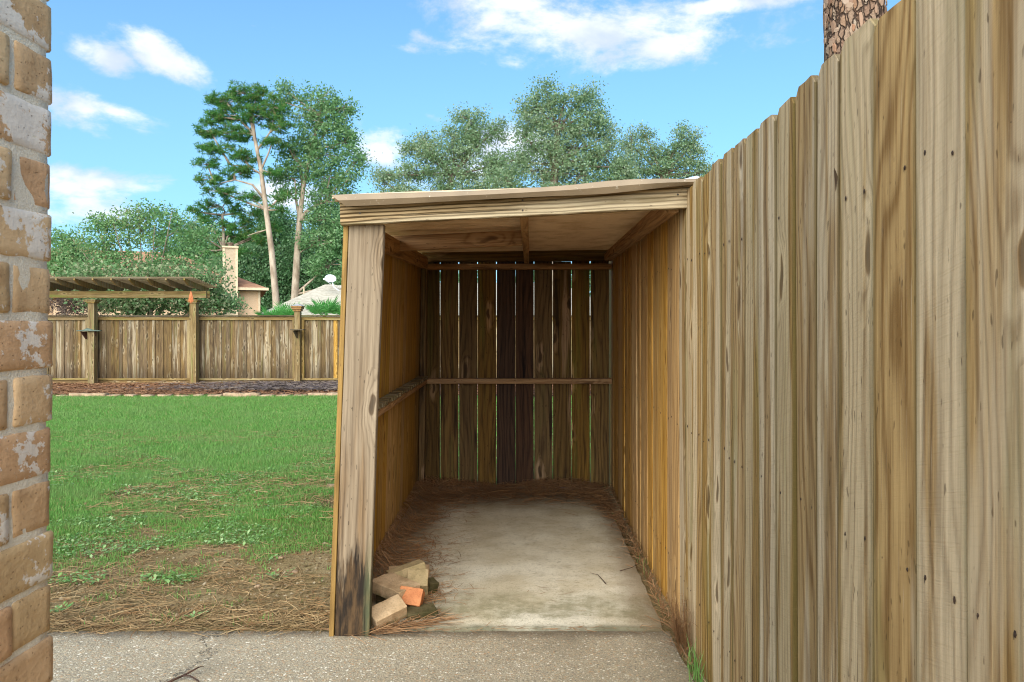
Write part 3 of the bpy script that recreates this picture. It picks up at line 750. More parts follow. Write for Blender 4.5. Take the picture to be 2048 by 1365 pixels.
# ------------------------------------------------------------------ pine needles and litter
def strands(n, sampler, lmin, lmax, width, zf, lift=.01, curl=.5, seg=3, ang=None):
    xy = sampler(n); n = len(xy)
    L = NR.uniform(lmin, lmax, n); th = NR.uniform(0, math.tau, n) if ang is None else NR.normal(ang, .5, n)
    cu = NR.normal(0, curl, n); tilt = NR.normal(0, .12, n); z0 = NR.uniform(.001, lift, n) + .001
    vs = np.zeros((n, (seg + 1) * 2, 3), np.float32)
    px, py = xy[:, 0].copy(), xy[:, 1].copy(); tw = NR.uniform(-.5, .5, n)
    for i in range(seg + 1):
        w = width * (1. if i < seg else .4) * .5
        a = th + cu * i / seg
        nx, ny = -np.sin(a), np.cos(a)
        zz = zf(px, py) + z0 + np.abs(tilt) * L * (i / seg) * .6
        vs[:, 2 * i, 0] = px + nx * w; vs[:, 2 * i, 1] = py + ny * w; vs[:, 2 * i, 2] = zz
        vs[:, 2 * i + 1, 0] = px - nx * w; vs[:, 2 * i + 1, 1] = py - ny * w; vs[:, 2 * i + 1, 2] = zz + width * tw
        px = px + np.cos(a) * L / seg; py = py + np.sin(a) * L / seg
    base = np.arange(n)[:, None] * (seg + 1) * 2
    f = np.concatenate([np.stack([base[:, 0] + 2 * i, base[:, 0] + 2 * i + 1, base[:, 0] + 2 * i + 3, base[:, 0] + 2 * i + 2], 1) for i in range(seg)])
    return vs.reshape(-1, 3), f
def cat(lst):
    vs, fs, n = [], [], 0
    for v, f in lst: vs.append(v); fs.append(np.asarray(f) + n); n += len(v)
    return np.concatenate(vs), np.concatenate(fs)
flat = lambda z: (lambda x, y: np.full(np.shape(x), z))
def clipx(xy, lo=-.86, hi=.60): return xy[(xy[:, 0] > lo) & (xy[:, 0] < hi)]
def shed_litter():
    def back(n):
        y = 5.84 - np.abs(NR.normal(0, .20, n)); x = NR.uniform(-.83, .6, n); y -= np.abs(x + .1) * NR.uniform(0, .25, n); return np.stack([x, y], 1)
    def left(n):
        y = NR.uniform(3.55, 5.8, n); return np.stack([-.83 + np.abs(NR.normal(0, .13, n)) * (.8 + .5 * np.sin(y * 4)), y], 1)
    def left2(n):
        y = NR.normal(4.1, .25, n); return np.stack([-.70 + np.abs(NR.normal(0, .12, n)), y], 1)
    def right(n):
        y = 5.8 - np.abs(NR.normal(0, .55, n)); y = np.clip(y, 3.3, 5.8); return np.stack([.60 - np.abs(NR.normal(0, .035, n)) - .10 * np.clip((y - 4.9), 0, 1), y], 1)
    def right2(n): 
        y = NR.uniform(2.75, 5.2, n); return np.stack([.61 - np.abs(NR.normal(0, .022, n)), y], 1)
    def pile(n):
        a = NR.uniform(0, math.tau, n); r = np.abs(NR.normal(0, .13, n)); return np.stack([-.53 + np.cos(a) * r, 3.42 + np.sin(a) * r * 1.2], 1)
    def front(n):
        t = NR.uniform(0, 1, n); return np.stack([-.72 + t * .30 + NR.normal(0, .02, n), 3.07 + t * .15 + NR.normal(0, .015, n)], 1)
    def sparse(n): return np.stack([NR.uniform(-.75, .5, n), NR.uniform(3.2, 5.6, n)], 1)
    def joint(n): return np.stack([NR.uniform(-.9, .58, n), NR.normal(3.15, .012, n)], 1)
    s = .012
    hb = lambda x, y: s + .055 * np.exp(-((5.86 - y) / .22) ** 2) * (.6 + .4 * np.sin(x * 7)) + .03 * np.exp(-((x + .85) / .12) ** 2)
    lst = [strands(3200, back, .08, .2, .0034, hb, .03, .4), strands(2200, left, .06, .17, .0028, lambda x, y: s + .06 * np.exp(-((x + .86) / .10) ** 2), .02, .6),
           strands(420, left2, .06, .15, .0026, flat(s), .012, .7), strands(1200, right, .05, .16, .0028, hb, .02, .5), strands(420, right2, .04, .14, .0026, flat(0.), .03, .5, ang=1.5),
           strands(420, pile, .05, .13, .0024, flat(s), .02, .7), strands(150, front, .08, .2, .0028, flat(.004), .012, .25, ang=.35), strands(46, sparse, .02, .09, .0022, flat(s), .003, .6),
           strands(130, joint, .03, .10, .0024, flat(.0), .006, .4, ang=.05)]
    v, f = cat(lst)
    v[:, 0] = np.clip(v[:, 0], -.95, FX - .004); v[:, 1] = np.minimum(v[:, 1], 5.87)
    tag(link('pine_needle_litter', npmesh('litter', v, f, M['needle'])), 'drifts of brown pine needles on the shed floor along its walls', 'pine needles', None, 'stuff')
    # tangled clump leaning against the fence foot
    vs = []
    for k in range(150):
        y = R.gauss(2.98, .05); x = .61 + R.uniform(-.03, .02); L = R.uniform(.06, .19)
        a = Vector((x, y, .01)); b = a + Vector((R.uniform(-.03, .01), R.gauss(.0, .06), L)); c = b + Vector((R.uniform(-.03, .005), R.gauss(.01, .03), -R.uniform(0, .04)))
        w = Vector((.0006, .0013, 0)); vs.append([a - w, a + w, b + w, b - w, c + w * .5, c - w * .5])
    V = np.array([[tuple(q) for q in s_] for s_ in vs]).reshape(-1, 3); b = np.arange(len(vs))[:, None] * 6
    Fc = np.concatenate([b + np.array([[0, 1, 2, 3]]), b + np.array([[3, 2, 4, 5]])])
    V[:, 0] = np.minimum(V[:, 0], FX - .003)
    tag(link('needle_clump', npmesh('clump', V, Fc, M['needle'])), 'upright tangle of orange pine needles caught against the fence foot', 'pine needles', None, 'stuff')
shed_litter()

def stick(name, pts, r, label, cat='twig', mat=None):
    rs = [r * (1 - .6 * i / (len(pts) - 1)) for i in range(len(pts))]
    v, f = tube(pts, rs, 6)
    tag(link(name, polymesh(name, v, f, mat or M['twig'], smooth=True)), label, cat)
M['twig'] = simple('dark_twig', lin(74, 52, 40), lin(50, 36, 28), 30, .8)
def gp(px, py, z=0.): d = (EYE - z) * F / (py - 655); return Vector((X(px, d), d, z))
v1, f1 = tube([gp(330, 1368, .006), gp(352, 1358, .010), gp(372, 1349, .014), gp(388, 1340, .020), gp(398, 1334, .03)], [.0045, .0042, .0036, .003, .002], 6)
v2, f2 = tube([gp(366, 1352, .012), gp(380, 1352, .018), gp(396, 1362, .008), (gp(402, 1370, .006))], [.0035, .003, .0025, .0015], 6)
v3, f3 = tube([gp(388, 1340, .020), gp(400, 1334, .024), gp(408, 1334, .02)], [.0026, .002, .0012], 6)
v, f = merge([(v1, f1), (v2, f2), (v3, f3)])
tag(link('twig', polymesh('twig', v, f, M['twig'], smooth=True)), 'forked dark twig lying on the walkway at the bottom edge', 'twig')
stick('twig', [gp(1212, 1168, .016), gp(1196, 1150, .022), gp(1180, 1146, .018)], .0022, 'thin bent twig on the slab near the right fence, middle of the floor')
stick('twig', [gp(1240, 1142, .016), gp(1262, 1136, .024), gp(1278, 1128, .02)], .002, 'thin pale twig on the slab touching the needles by the fence')
stick('twig', [gp(1372, 1312, .004), gp(1392, 1336, .006), gp(1412, 1366, .004)], .0024, 'long pale straw at the corner where walkway meets fence', 'straw', simple('pale_straw', lin(196, 176, 140), lin(170, 146, 108), 30))

# ------------------------------------------------------------------ lawn
def noise2(x, y, s, seed):
    """cheap smooth value noise, vectorised"""
    rng = np.random.default_rng(seed); T = rng.random((256, 256))
    u = x * s + 500; v = y * s + 500; i = np.floor(u).astype(int); j = np.floor(v).astype(int)
    fu = u - i; fv = v - j; fu = fu * fu * (3 - 2 * fu); fv = fv * fv * (3 - 2 * fv)
    a = T[j % 256, i % 256]; b = T[j % 256, (i + 1) % 256]; c = T[(j + 1) % 256, i % 256]; d = T[(j + 1) % 256, (i + 1) % 256]
    return (a * (1 - fu) + b * fu) * (1 - fv) + (c * (1 - fu) + d * fu) * fv
def fbm(x, y, s, seed): return noise2(x, y, s, seed) * .5 + noise2(x, y, s * 2.1, seed + 1) * .3 + noise2(x, y, s * 4.3, seed + 2) * .2
def cover(x, y):
    """how much grass stands at a spot: bare earth near the walkway and the shed, patchy further, full beyond"""
    f = fbm(x, y, 1.6, 3)
    ramp = np.clip((y - 3.65) / 1.7, 0, 1) * .66 + np.clip((y - 6.5) / 2.5, 0, 1) * .35
    bare = np.exp(-(((x + 1.25) / .55) ** 2 + ((y - 5.6) / .75) ** 2)) * .55 + .25 * np.exp(-(((x + 1.1) / .25) ** 2)) * (y < 7)
    left = np.clip((-x - 1.9) / 1.4, 0, 1) * np.exp(-((y - 4.2) / .6) ** 2) * .25
    return f + ramp - bare - .36 + left * 0.4 - .30 * (fbm(x, y, 1.1, 77) > .56) * np.exp(-((y - 6.6) / 1.9) ** 2)
def lawn_pts(n, y0, y1, beyond=.3):
    y = NR.uniform(y0, y1, n); u = NR.uniform(-.66 - .02, -.22, n)
    return u * y, y
def blades(x, y, L, w, lean=.5):
    n = len(x); z = GH(x, y) - .002
    th = NR.uniform(0, math.tau, n); ln = np.abs(NR.normal(0, lean, n)); ph = NR.uniform(0, math.tau, n)
    dxn, dyn = np.cos(ph), np.sin(ph); sx, sy = np.cos(th) * w / 2, np.sin(th) * w / 2
    vs = np.zeros((n, 5, 3), np.float32)
    h1 = L * .55 * np.cos(ln * .5); h2 = L * np.cos(np.clip(ln, 0, 1.35))
    o1 = L * .5 * np.sin(ln * .5); o2 = L * np.sin(np.clip(ln, 0, 1.4))
    vs[:, 0] = np.stack([x - sx, y - sy, z], 1); vs[:, 1] = np.stack([x + sx, y + sy, z], 1)
    vs[:, 2] = np.stack([x + dxn * o1 + sx * .8, y + dyn * o1 + sy * .8, z + h1], 1); vs[:, 3] = np.stack([x + dxn * o1 - sx * .8, y + dyn * o1 - sy * .8, z + h1], 1)
    vs[:, 4] = np.stack([x + dxn * o2, y + dyn * o2, z + h2], 1)
    b = np.arange(n)[:, None] * 5
    # quads: lower blade; upper tip as a quad with a doubled middle point is avoided by using triangles throughout
    f = np.concatenate([b + np.array([[0, 1, 2]]), b + np.array([[0, 2, 3]]), b + np.array([[3, 2, 4]])])
    return vs.reshape(-1, 3), f
def lawn():
    lst = []
    def zone(n, y0, y1, Lm, w, lean=.55, full=False):
        x, y = lawn_pts(n, y0, y1); c = cover(x, y) + NR.normal(0, .05, n)
        k = (c > .32) & (x < -.90); x, y, c = x[k], y[k], c[k]
        L = Lm * NR.uniform(.55, 1.35, len(x)) * np.clip(.6 + (c - .3) * 1.1, .5, 1.2)
        lst.append(blades(x, y, L, w, lean))
    zone(52000, 3.6, 5.2, .036, .0042, .75)
    zone(75000, 5.0, 7.5, .042, .005, .7)
    zone(105000, 7.3, 11., .040, .007, .7)
    zone(95000, 10.8, 16.35, .046, .010, .6)
    # lawn outside the view and behind the shed
    n = 90000; x = NR.uniform(-15, 2.6, n); y = NR.uniform(5.5, 16.3, n); k = ((x / y < -.66) | (x / y > -.24)) & ((y > 6.1) | (x < -.95)); x, y = x[k], y[k]
    lst.append(blades(x, y, .05 * NR.uniform(.6, 1.3, len(x)), .012, .6))
    n = 60000; y = NR.uniform(3.9, 9., n); x = -y * .655 - NR.uniform(0, 6., n); k = cover(x, y) > .32; x, y = x[k], y[k]
    lst.append(blades(x, y, .045 * NR.uniform(.6, 1.3, len(x)), .010, .6))
    # stragglers by the walkway
    n = 5200; x = NR.uniform(-2.5, -.92, n); y = NR.uniform(3.2, 4.3, n); k = fbm(x, y, 5., 11) > .60; x, y = x[k], y[k]
    lst.append(blades(x, y, .03 * NR.uniform(.5, 1.3, len(x)), .0036, .8))
    v, f = cat(lst)
    tag(link('lawn_grass', npmesh('lawn_grass', v, f, M['grass'])), 'short green lawn grass thinning out to bare earth near the walkway', 'grass', None, 'stuff')
    # broadleaf weeds between the blades
    n = 26000; x, y = lawn_pts(n, 3.7, 8.5); c = cover(x, y); k = (x < -.92) & (fbm(x, y, 3., 21) > .50) & (c > .22) & (c < .95); x, y = x[k], y[k]; n = len(x)
    s = NR.uniform(.006, .014, n); th = NR.uniform(0, math.tau, n); z = GH(x, y) + NR.uniform(.008, .034, n); tl = NR.normal(0, .35, n)
    ux, uy = np.cos(th) * s, np.sin(th) * s
    V = np.stack([np.stack([x + ux, y + uy, z + tl * s], 1), np.stack([x - uy * .7, y + ux * .7, z + s * .2], 1), np.stack([x - ux, y - uy, z - tl * s], 1), np.stack([x + uy * .7, y - ux * .7, z + s * .2], 1)], 1).reshape(-1, 3)
    tag(link('clover_weeds', npmesh('weeds', V, np.arange(n * 4).reshape(-1, 4), M['weed'])), 'low leafy weeds scattered through the thin lawn', 'weeds', None, 'stuff')
    # dry needles over the bare earth
    def bare(n):
        y = NR.uniform(3.16, 6.8, n) ; y = 3.16 + (y - 3.16) * NR.uniform(.2, 1, n); x = NR.uniform(-.70, -.2, n) * y; k = (x < -.86) & (fbm(x, y, 2.4, 31) > .36); return np.stack([x[k], y[k]], 1)
    def rim(n): return np.stack([NR.uniform(-2.6, -.85, n), 3.16 + np.abs(NR.normal(0, .14, n))], 1)
    def mid(n):
        x, y = lawn_pts(n, 5., 10.); k = (x < -.95) & ((fbm(x, y, 1.5, 41) > .58) | (fbm(x, y, 1.1, 77) > .545)); return np.stack([x[k], y[k]], 1)
    def over(n): return np.stack([NR.uniform(-2.3, -.7, n), 3.14 - np.abs(NR.normal(0, .03, n))], 1)
    lst = [strands(7500, bare, .03, .13, .0028, GH, .012, .6), strands(1500, rim, .05, .16, .0028, lambda x, y: GH(x, y) + .003, .012, .5),
           strands(15000, mid, .05, .14, .0045, GH, .03, .5), strands(60, over, .04, .13, .0026, lambda x, y: np.maximum(GH(x, y), .0), .006, .5, ang=.3)]
    v, f = cat(lst)
    tag(link('lawn_needles', npmesh('lawn_needles', v, f, M['needle_pale'])), 'straw coloured pine needles over the bare earth beside the walkway', 'pine needles', None, 'stuff')
    # dirt crumbs
    n = 5200; y = NR.uniform(3.2, 6., n); x = NR.uniform(-.7, -.2, n) * y; k = x < -.9; x, y = x[k], y[k]; n = len(x); s = NR.uniform(.003, .010, n) * np.where(NR.random(n) < .03, 1.9, 1)
    c = np.stack([x, y, GH(x, y) + s * .3], 1); o = np.array([[1, 0, 0], [0, 1, 0], [-1, 0, 0], [0, -1, 0], [0, 0, .8]])
    V = c[:, None, :] + o[None] * s[:, None, None] * NR.uniform(.6, 1.3, (n, 5, 3)); b = np.arange(n)[:, None] * 5
    Fc = np.concatenate([b + np.array([[a_, (a_ + 1) % 4, 4]]) for a_ in range(4)])
    tag(link('soil_crumbs', npmesh('crumbs', V.reshape(-1, 3), Fc, strand_mat('soil_crumb', [lin(84, 68, 44), lin(124, 104, 74), lin(104, 84, 56), lin(168, 154, 126)], .95))), 'small clods and pebbles on the bare earth', 'soil', None, 'stuff')
    # mulch
    def m1(n): return np.stack([NR.uniform(-14, 2, n), NR.uniform(16.15, 19.5, n)], 1)
    def m2(n): return np.stack([NR.normal(-5.0, 1.6, n), NR.uniform(16.6, 19.5, n)], 1)
    bz = lambda x, y: gz_np(x, y) + .06 * np.clip((y - 16.1) / .5, 0, 1) + .01
    v, f = strands(30000, m1, .05, .16, .016, bz, .05, .6, 2)
    tag(link('mulch_chips', npmesh('mulch_chips', v, f, M['chips'])), 'reddish brown mulch and needles strewn along the far fence', 'mulch', None, 'stuff')
    v, f = strands(13000, m2, .06, .22, .014, lambda x, y: bz(x, y) + .03, .06, .6, 2)
    tag(link('grey_straw', npmesh('grey_straw', v, f, M['chips_grey'])), 'patch of grey purple straw on the mulch before the capped post', 'straw', None, 'stuff')
    # grass tuft at the fence foot
    x = NR.normal(.605, .014, 46); y = NR.normal(2.74, .07, 46)
    lst = [blades(x, y, NR.uniform(.04, .15, 46), .0045, .35)]
    v, f = lst[0]; v[:, 0] = np.minimum(v[:, 0], FX - .003)
    tag(link('grass_tuft', npmesh('tuft', v, f, M['grass'])), 'tuft of long green grass growing at the foot of the tall fence', 'grass', None, 'stuff')
    v, f = blades(NR.normal(.60, .01, 22), NR.normal(3.9, .5, 22), NR.uniform(.03, .09, 22), .003, .4)
    v[:, 0] = np.minimum(v[:, 0], FX - .003)
    tag(link('floor_weeds', npmesh('tuft2', v, f, M['grass'])), 'few thin green blades along the inside of the fence on the slab edge', 'grass', None, 'stuff')
lawn()

m_stone = simple('tan_stone', lin(176, 150, 120), lin(134, 112, 88), 14, .9, .5)
def stones():
    for px in list(range(126, 700, 34)):
        big = px in (160, 194, 466, 500, 636, 670)
        w = R.uniform(.16, .30) if not big else R.uniform(.34, .42); h = R.uniform(.05, .07) if not big else .10
        d = 16.08 + R.uniform(-.04, .04)
        me = rough_box(w, .2, h, .02, px, .07, .015); me.materials.append(m_stone)
        o = link('edging_stone', me, None, Matrix.Translation((X(px, d), d, gz_np(0, d) + h * .38)) @ Matrix.Rotation(R.uniform(-.2, .2), 4, 'Z'))
        lb = {160: 'large edging stone just left of the left arbor post', 194: 'large edging stone just right of the left arbor post', 466: 'large edging stone where the red mulch meets the grey straw',
              500: 'large edging stone below the middle of the grey straw patch', 636: 'large edging stone right of the low capped post', 670: 'large edging stone nearest to the shed'}.get(px, 'small flat tan edging stone between the lawn and the mulch bed')
        tag(o, lb, 'stone', 'edging stones along the mulch bed')
    me = rough_box(.11, .09, .07, .012, 5, .03, .012); me.materials.append(m_stone)
    p = gp(672, 968, -.03); tag(link('stone', me, None, Matrix.Translation((p.x - .02, p.y, gz(p.x, p.y) - .012))), 'rounded tan stone on bare earth close to the shed wall', 'stone')
    for k, (px, py, lb) in enumerate([(590, 1148, 'small pale stone on the bare earth left of the post'), (515, 1178, 'tiny white stone among needles in the middle of the bare earth'), (560, 1120, 'small grey stone at the edge of the thin grass')]):
        p = gp(px, py, -.02); me = rough_box(.035, .025, .018, .006, 11 + k, .02, .006); me.materials.append(m_stone)
        tag(link('stone', me, None, Matrix.Translation((p.x, p.y, gz(p.x, p.y) + .006))), lb, 'stone')
    # leafy weed near the walkway
    def clump(px, py, n, s, rr, label):
        
        p = gp(px, py, -.02); parts = []
        for k in range(n):
            a = R.uniform(0, math.tau); r = abs(R.gauss(0, rr)); c = Vector((p.x + math.cos(a) * r, p.y + math.sin(a) * r, gz(p.x, p.y) + R.uniform(.004, .03)))
            u = Vector((math.cos(a), math.sin(a), R.uniform(.1, .6))).normalized() * s * R.uniform(.6, 1.2); w = Vector((-u.y, u.x, 0)) * .45
            parts.append(([c - u, c + w, c + u, c - w], [(0, 1, 2, 3)]))
        v, f = merge(parts); tag(link('weed', polymesh('weed', v, f, M['weed'])), label, 'weed', None, 'stuff')
    clump(545, 1160, 60, .012, .04, 'small leafy weed alone in the needles left of the post')
    clump(388, 1245, 46, .012, .03, 'small green weed at the walkway edge')
    clump(505, 1092, 60, .012, .05, 'low round weed on the bare earth below the lawn edge')
    clump(115, 1232, 50, .014, .03, 'green weed at the foot of the brick wall')
stones()

# ------------------------------------------------------------------ far fence with arbor
FD = 19.62
M['capdark'] = wood('dark_cap_wood', lin(84, 70, 46), lin(48, 40, 28), lin(96, 88, 70), wth=.62, stain=.4, val=.2, ring=30, green=.5)
def far_fence():
    gnd = -.27; tp = Z(634, FD)
    root = empty('picket_fence', (-6, FD, gnd), 'weathered board on board fence with cap rail across the back of the yard', 'fence')
    x = X(40, FD); xe = X(1235, FD); posts = [X(-20, FD), X(185, FD), X(388, FD), X(598, FD), X(810, FD), X(1020, FD), X(1230, FD)]
    i = 0
    M['far_gold'] = wood('newer_fence_board', lin(176, 134, 58), lin(130, 92, 36), lin(170, 140, 80), wth=.75, val=.2, ring=30)
    while x < xe:
        front = i % 2 == 0; w = R.choice([.075, .09, .10]) if front else .15; st = .108 if front else .108
        gold = (front and X(656, FD) < x < X(668, FD)) or (x > X(676, FD) and x < X(760, FD))
        bot = gnd + (.16 if x > X(388, FD) else .12)
        y = FD + (-.022 if front else 0)
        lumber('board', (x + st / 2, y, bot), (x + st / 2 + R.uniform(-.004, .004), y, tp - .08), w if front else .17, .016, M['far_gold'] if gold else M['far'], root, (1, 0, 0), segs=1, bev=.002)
        x += st; i += 1
    for a, b in zip(posts, posts[1:]):
        a0, b0 = a + .085, b - .085; up = .03 if a > X(500, FD) else 0
        lumber('cap_rail', (a0, FD - .02, tp + .022), (b0, FD - .02, tp + .022 + R.uniform(-.006, .006)), .036, .17, M['capdark'], root, (0, 0, 1), segs=2)
        lumber('top_trim', (a0, FD - .052, tp - .045), (b0, FD - .052, tp - .045), .09, .022, M['farpost'], root, (0, 0, 1), segs=1)
        lumber('kickboard', (a0, FD - .03, gnd + .105), (b0, FD - .03, gnd + .105), .16, .03, M['far'], root, (0, 0, 1), segs=1)
        lumber('bottom_rail', (a0, FD - .055, gnd + .185), (b0, FD - .055, gnd + .185), .05, .03, M['farpost'], root, (0, 0, 1), segs=1)
        for q in (a + .12, b - .12):
            lumber('stile', (q, FD - .05, gnd + .2), (q, FD - .05, tp - .09), .07, .02, M['farpost'], root, (1, 0, 0), segs=1)
    # low capped posts (the two tall ones carry the arbor)
    for k, px in enumerate((598, 810, 1020, 1230)):
        px_ = X(px, FD)
        cpost = lumber('capped_post', (px_, FD - .10, gnd), (px_, FD - .10, Z(616, FD)), .15, .15, M['farpost'], root, (1, 0, 0), segs=1)
        zc = Z(616, FD) - .045
        vs, fs = merge([boxv(-.10, .10, -.10, .10, zc - .05, zc), boxv(-.125, .125, -.125, .125, zc + .002, zc + .055), boxv(-.14, .14, -.14, .14, zc + .057, zc + .085)])
        link('post_collar', polymesh('collar', vs, fs, simple('collar_wood%d' % k, lin(150, 112, 64), lin(120, 84, 46), 20)), cpost, Matrix.Translation((px_, FD - .10, 0)))
        vs = [(-.145, -.145, 0), (.145, -.145, 0), (.145, .145, 0), (-.145, .145, 0), (0, 0, .07)]
        link('post_cap', polymesh('cap', vs, [(3, 2, 1, 0), (0, 1, 4), (1, 2, 4), (2, 3, 4), (3, 0, 4)], simple('pewter_cap%d' % k, lin(150, 148, 144), lin(186, 184, 180), 20, .45, metal=.3)), cpost, Matrix.Translation((px_, FD - .10, zc + .087)))
far_fence()
def shelf(px, py, w, label, fancy):
    x = X(px, FD - .25); d = FD - .28; z = Z(py, d)
    root = empty('post_shelf', (x, FD - .18, z), label, 'shelf')
    mt = simple('dark_shelf_wood', lin(92, 80, 58), lin(64, 54, 40), 20)
    if fancy:
        n = 22; hw = w / 2
        prof = [(t * 2 - 1) for t in np.linspace(0, 1, n)]
        vs = []
        for t in prof:
            h = .075 * math.exp(-(t / .42) ** 2) + .012
            for (yy, zz) in ((-.13, -.012), (-.13, h * .35), (0, h), (.09, h * .5), (.09, -.012)): vs.append((t * hw, yy * (1 - .5 * t * t), zz if zz > 0 else zz))
        q = 5; fs = [(i * q + j, (i + 1) * q + j, (i + 1) * q + (j + 1) % q, i * q + (j + 1) % q) for i in range(n - 1) for j in range(q)] + [tuple(range(q)), tuple((n - 1) * q + j for j in range(q))[::-1]]
        link('shelf_top', polymesh('shelf_top', vs, fs, simple('verdigris_metal', lin(96, 112, 100), lin(72, 84, 76), 14, .5), smooth=True), root, Matrix.Translation((x, FD - .30, z)))
    else:
        box('shelf_top', x - w / 2, x + w / 2, FD - .40, FD - .18, z - .012, z + .015, mt, root, .003)
    for s in (-1, 1):
        vs = [(0, 0, -.02), (0, .2, -.02), (0, .2, -.22), (0, .16, -.22)]
        vs = vs + [(v[0] + .022, v[1], v[2]) for v in vs]
        link('bracket', polymesh('bracket', vs, [(3, 2, 1, 0), (4, 5, 6, 7), (0, 1, 5, 4), (1, 2, 6, 5), (2, 3, 7, 6), (3, 0, 4, 7)], mt if not fancy else simple('rusty_bracket', lin(88, 56, 42), lin(60, 42, 34), 20)), root, Matrix.Translation((x + s * w * .3 - .01, FD - .385, z)) @ Matrix.Rotation(s * .3, 4, 'Z'))
shelf(181, 662, .60, 'green metal shelf with rusty brackets on the left arbor post', True)
shelf(597, 660, .34, 'small plain wooden shelf on the low capped fence post', False)

def arbor():
    gnd = -.27; yb = FD - .18
    root = empty('arbor', (X(290, FD), yb, gnd), 'slatted wooden arbor on two posts standing over the back fence', 'arbor')
    for px in (185, 388):
        x = X(px, yb - .1)
        apost = lumber('arbor_post', (x, yb - .09, gnd - .03), (x, yb - .09, Z(600, yb)), .165, .165, M['farpost'], root, (1, 0, 0), segs=1)
        for k, (e, z0, z1) in enumerate(((.105, 0, .035), (.13, .037, .065), (.155, .067, .09))):
            zt = Z(600, yb) - .095
            lumber('collar_block', (x, yb - .09, zt + z0), (x, yb - .09, zt + z1), e * 2, e * 2, M['arbor'], apost, (1, 0, 0), segs=1)
    zb = Z(590, yb)
    lumber('arbor_beam', (X(60, yb), yb - .16, zb), (X(418, yb), yb - .16, zb), .175, .05, M['farpost'], root, (0, 0, 1), segs=3)
    lumber('arbor_beam', (X(60, yb), yb + .06, zb), (X(418, yb), yb + .06, zb), .175, .05, M['farpost'], root, (0, 0, 1), segs=3)
    # rafters tilt up towards the yard, tapered tail ends
    for i in range(10):
        x = X(415, FD) - .15 - i * .455
        y0, y1 = FD - 1.0, FD + .42; z0, z1 = 2.355, 2.175
        h = .13
        # side outline in local (along, up)
        L = y1 - y0; out = [(0, h), (0, h - .045), (.22, 0), (L - .22, 0), (L, h - .045), (L, h)]
        vs = []
        for s in (-.019, .019):
            for (a, u) in out: vs.append((s, a, u + z0 + (z1 - z0) * a / L))
        n = len(out); fs = [tuple(range(n)), tuple(range(n, 2 * n))[::-1]] + [(j, j + n, (j + 1) % n + n, (j + 1) % n) for j in range(n)]
        link('rafter', polymesh('rafter', vs, fs, M['arbor']), root, Matrix.Translation((x, y0, 0)))
    for k in range(13):
        t = k / 12; y = FD - .98 + 1.36 * t; z = 2.355 + .13 - .18 * (y - (FD - 1.0)) / 1.42 + .022
        lumber('slat', (X(60, FD) - .1, y, z), (X(415, FD) + .08, y, z), .042, .038, M['slat'], root, (0, 0, 1), segs=1, bev=.002)
    # hanging ornament is a thing of its own
    px, d = 382, yb - 1.05 + .2
    x = X(382, d); zt = Z(562, d)
    o = empty('hanging_ornament', (x, d, zt), 'orange leaf shaped ornament hanging from the right end of the arbor', 'ornament')
    v, f = tube([(0, 0, 0), (0, 0, Z(582, d) - zt)], [.004, .004], 5); link('cord', polymesh('cord', v, f, M['twig']), o, Matrix.Translation((x, d, zt)))
    H = (Z(582, d) - Z(608, d)); prof = [(0, 0), (.03, -.08), (.055, -.2), (.062, -.26), (.05, -.30), (.03, -.28), (.0, -.34)]
    ring = [(a, b * H / .34) for a, b in prof] + [(-a, b * H / .34) for a, b in prof[-2:0:-1]]
    n = len(ring); vs = [(a, -.006, b) for a, b in ring] + [(a, .006, b) for a, b in ring] + [(0, -.03, -H * .55), (0, .03, -H * .55)]
    fs = [(i, (i + 1) % n, 2 * n) for i in range(n)] + [(n + (i + 1) % n, n + i, 2 * n + 1) for i in range(n)] + [(i, n + i, n + (i + 1) % n, (i + 1) % n) for i in range(n)]
    link('pendant', polymesh('pendant', vs, fs, simple('terracotta', lin(190, 116, 70), lin(164, 92, 54), 20)), o, Matrix.Translation((x, d, Z(582, d))))
arbor()

# ------------------------------------------------------------------ houses
def shingle(name, c1, c2, sc=1.):
    m, g = material(name); p = g.obj(); x, y, z = g.xyz(p)[0:3]
    row = g.m('FRACT', g.mul(z, 7.)); n = g.noise(g.v('MULTIPLY', p, (2.2, 2.2, 7.)), 1.6, 3, .7); n2 = g.noise(p, 40, 3, .6)
    col = g.mix(g.mr(n, .35, .7), c1, c2); col = g.mix(g.mul(g.mr(row, .82, 1.), .35), col, tuple(c * .5 for c in c2)); col = g.mix(g.mul(n2, .3), col, c2)
    g.out(col, .95, g.add(row, n2), .3, .01, .1); return m
def hip_roof(name, x0, x1, y0, y1, ze, rx0, rx1, ry, zr, mat, parent, th=.12):
    vs = [(x0, y0, ze), (x1, y0, ze), (x1, y1, ze), (x0, y1, ze), (rx0, ry, zr), (rx1, ry, zr)]
    n = 6; vs += [(a, b, c - th) for a, b, c in vs]
    fs = [(0, 1, 5, 4), (1, 2, 5), (2, 3, 4, 5), (3, 0, 4), (0, 6, 7, 1), (1, 7, 8, 2), (2, 8, 9, 3), (3, 9, 6, 0), (6, 10, 11, 7), (7, 11, 8), (8, 11, 10, 9), (9, 10, 6)]
    return link(name, polymesh(name, vs, fs, mat), parent)
stucco = simple('peach_stucco', lin(206, 176, 144), lin(192, 160, 128), 30, .9, .2)
trimm = simple('cream_trim', lin(210, 190, 158), lin(194, 172, 142), 10, .8, .1)
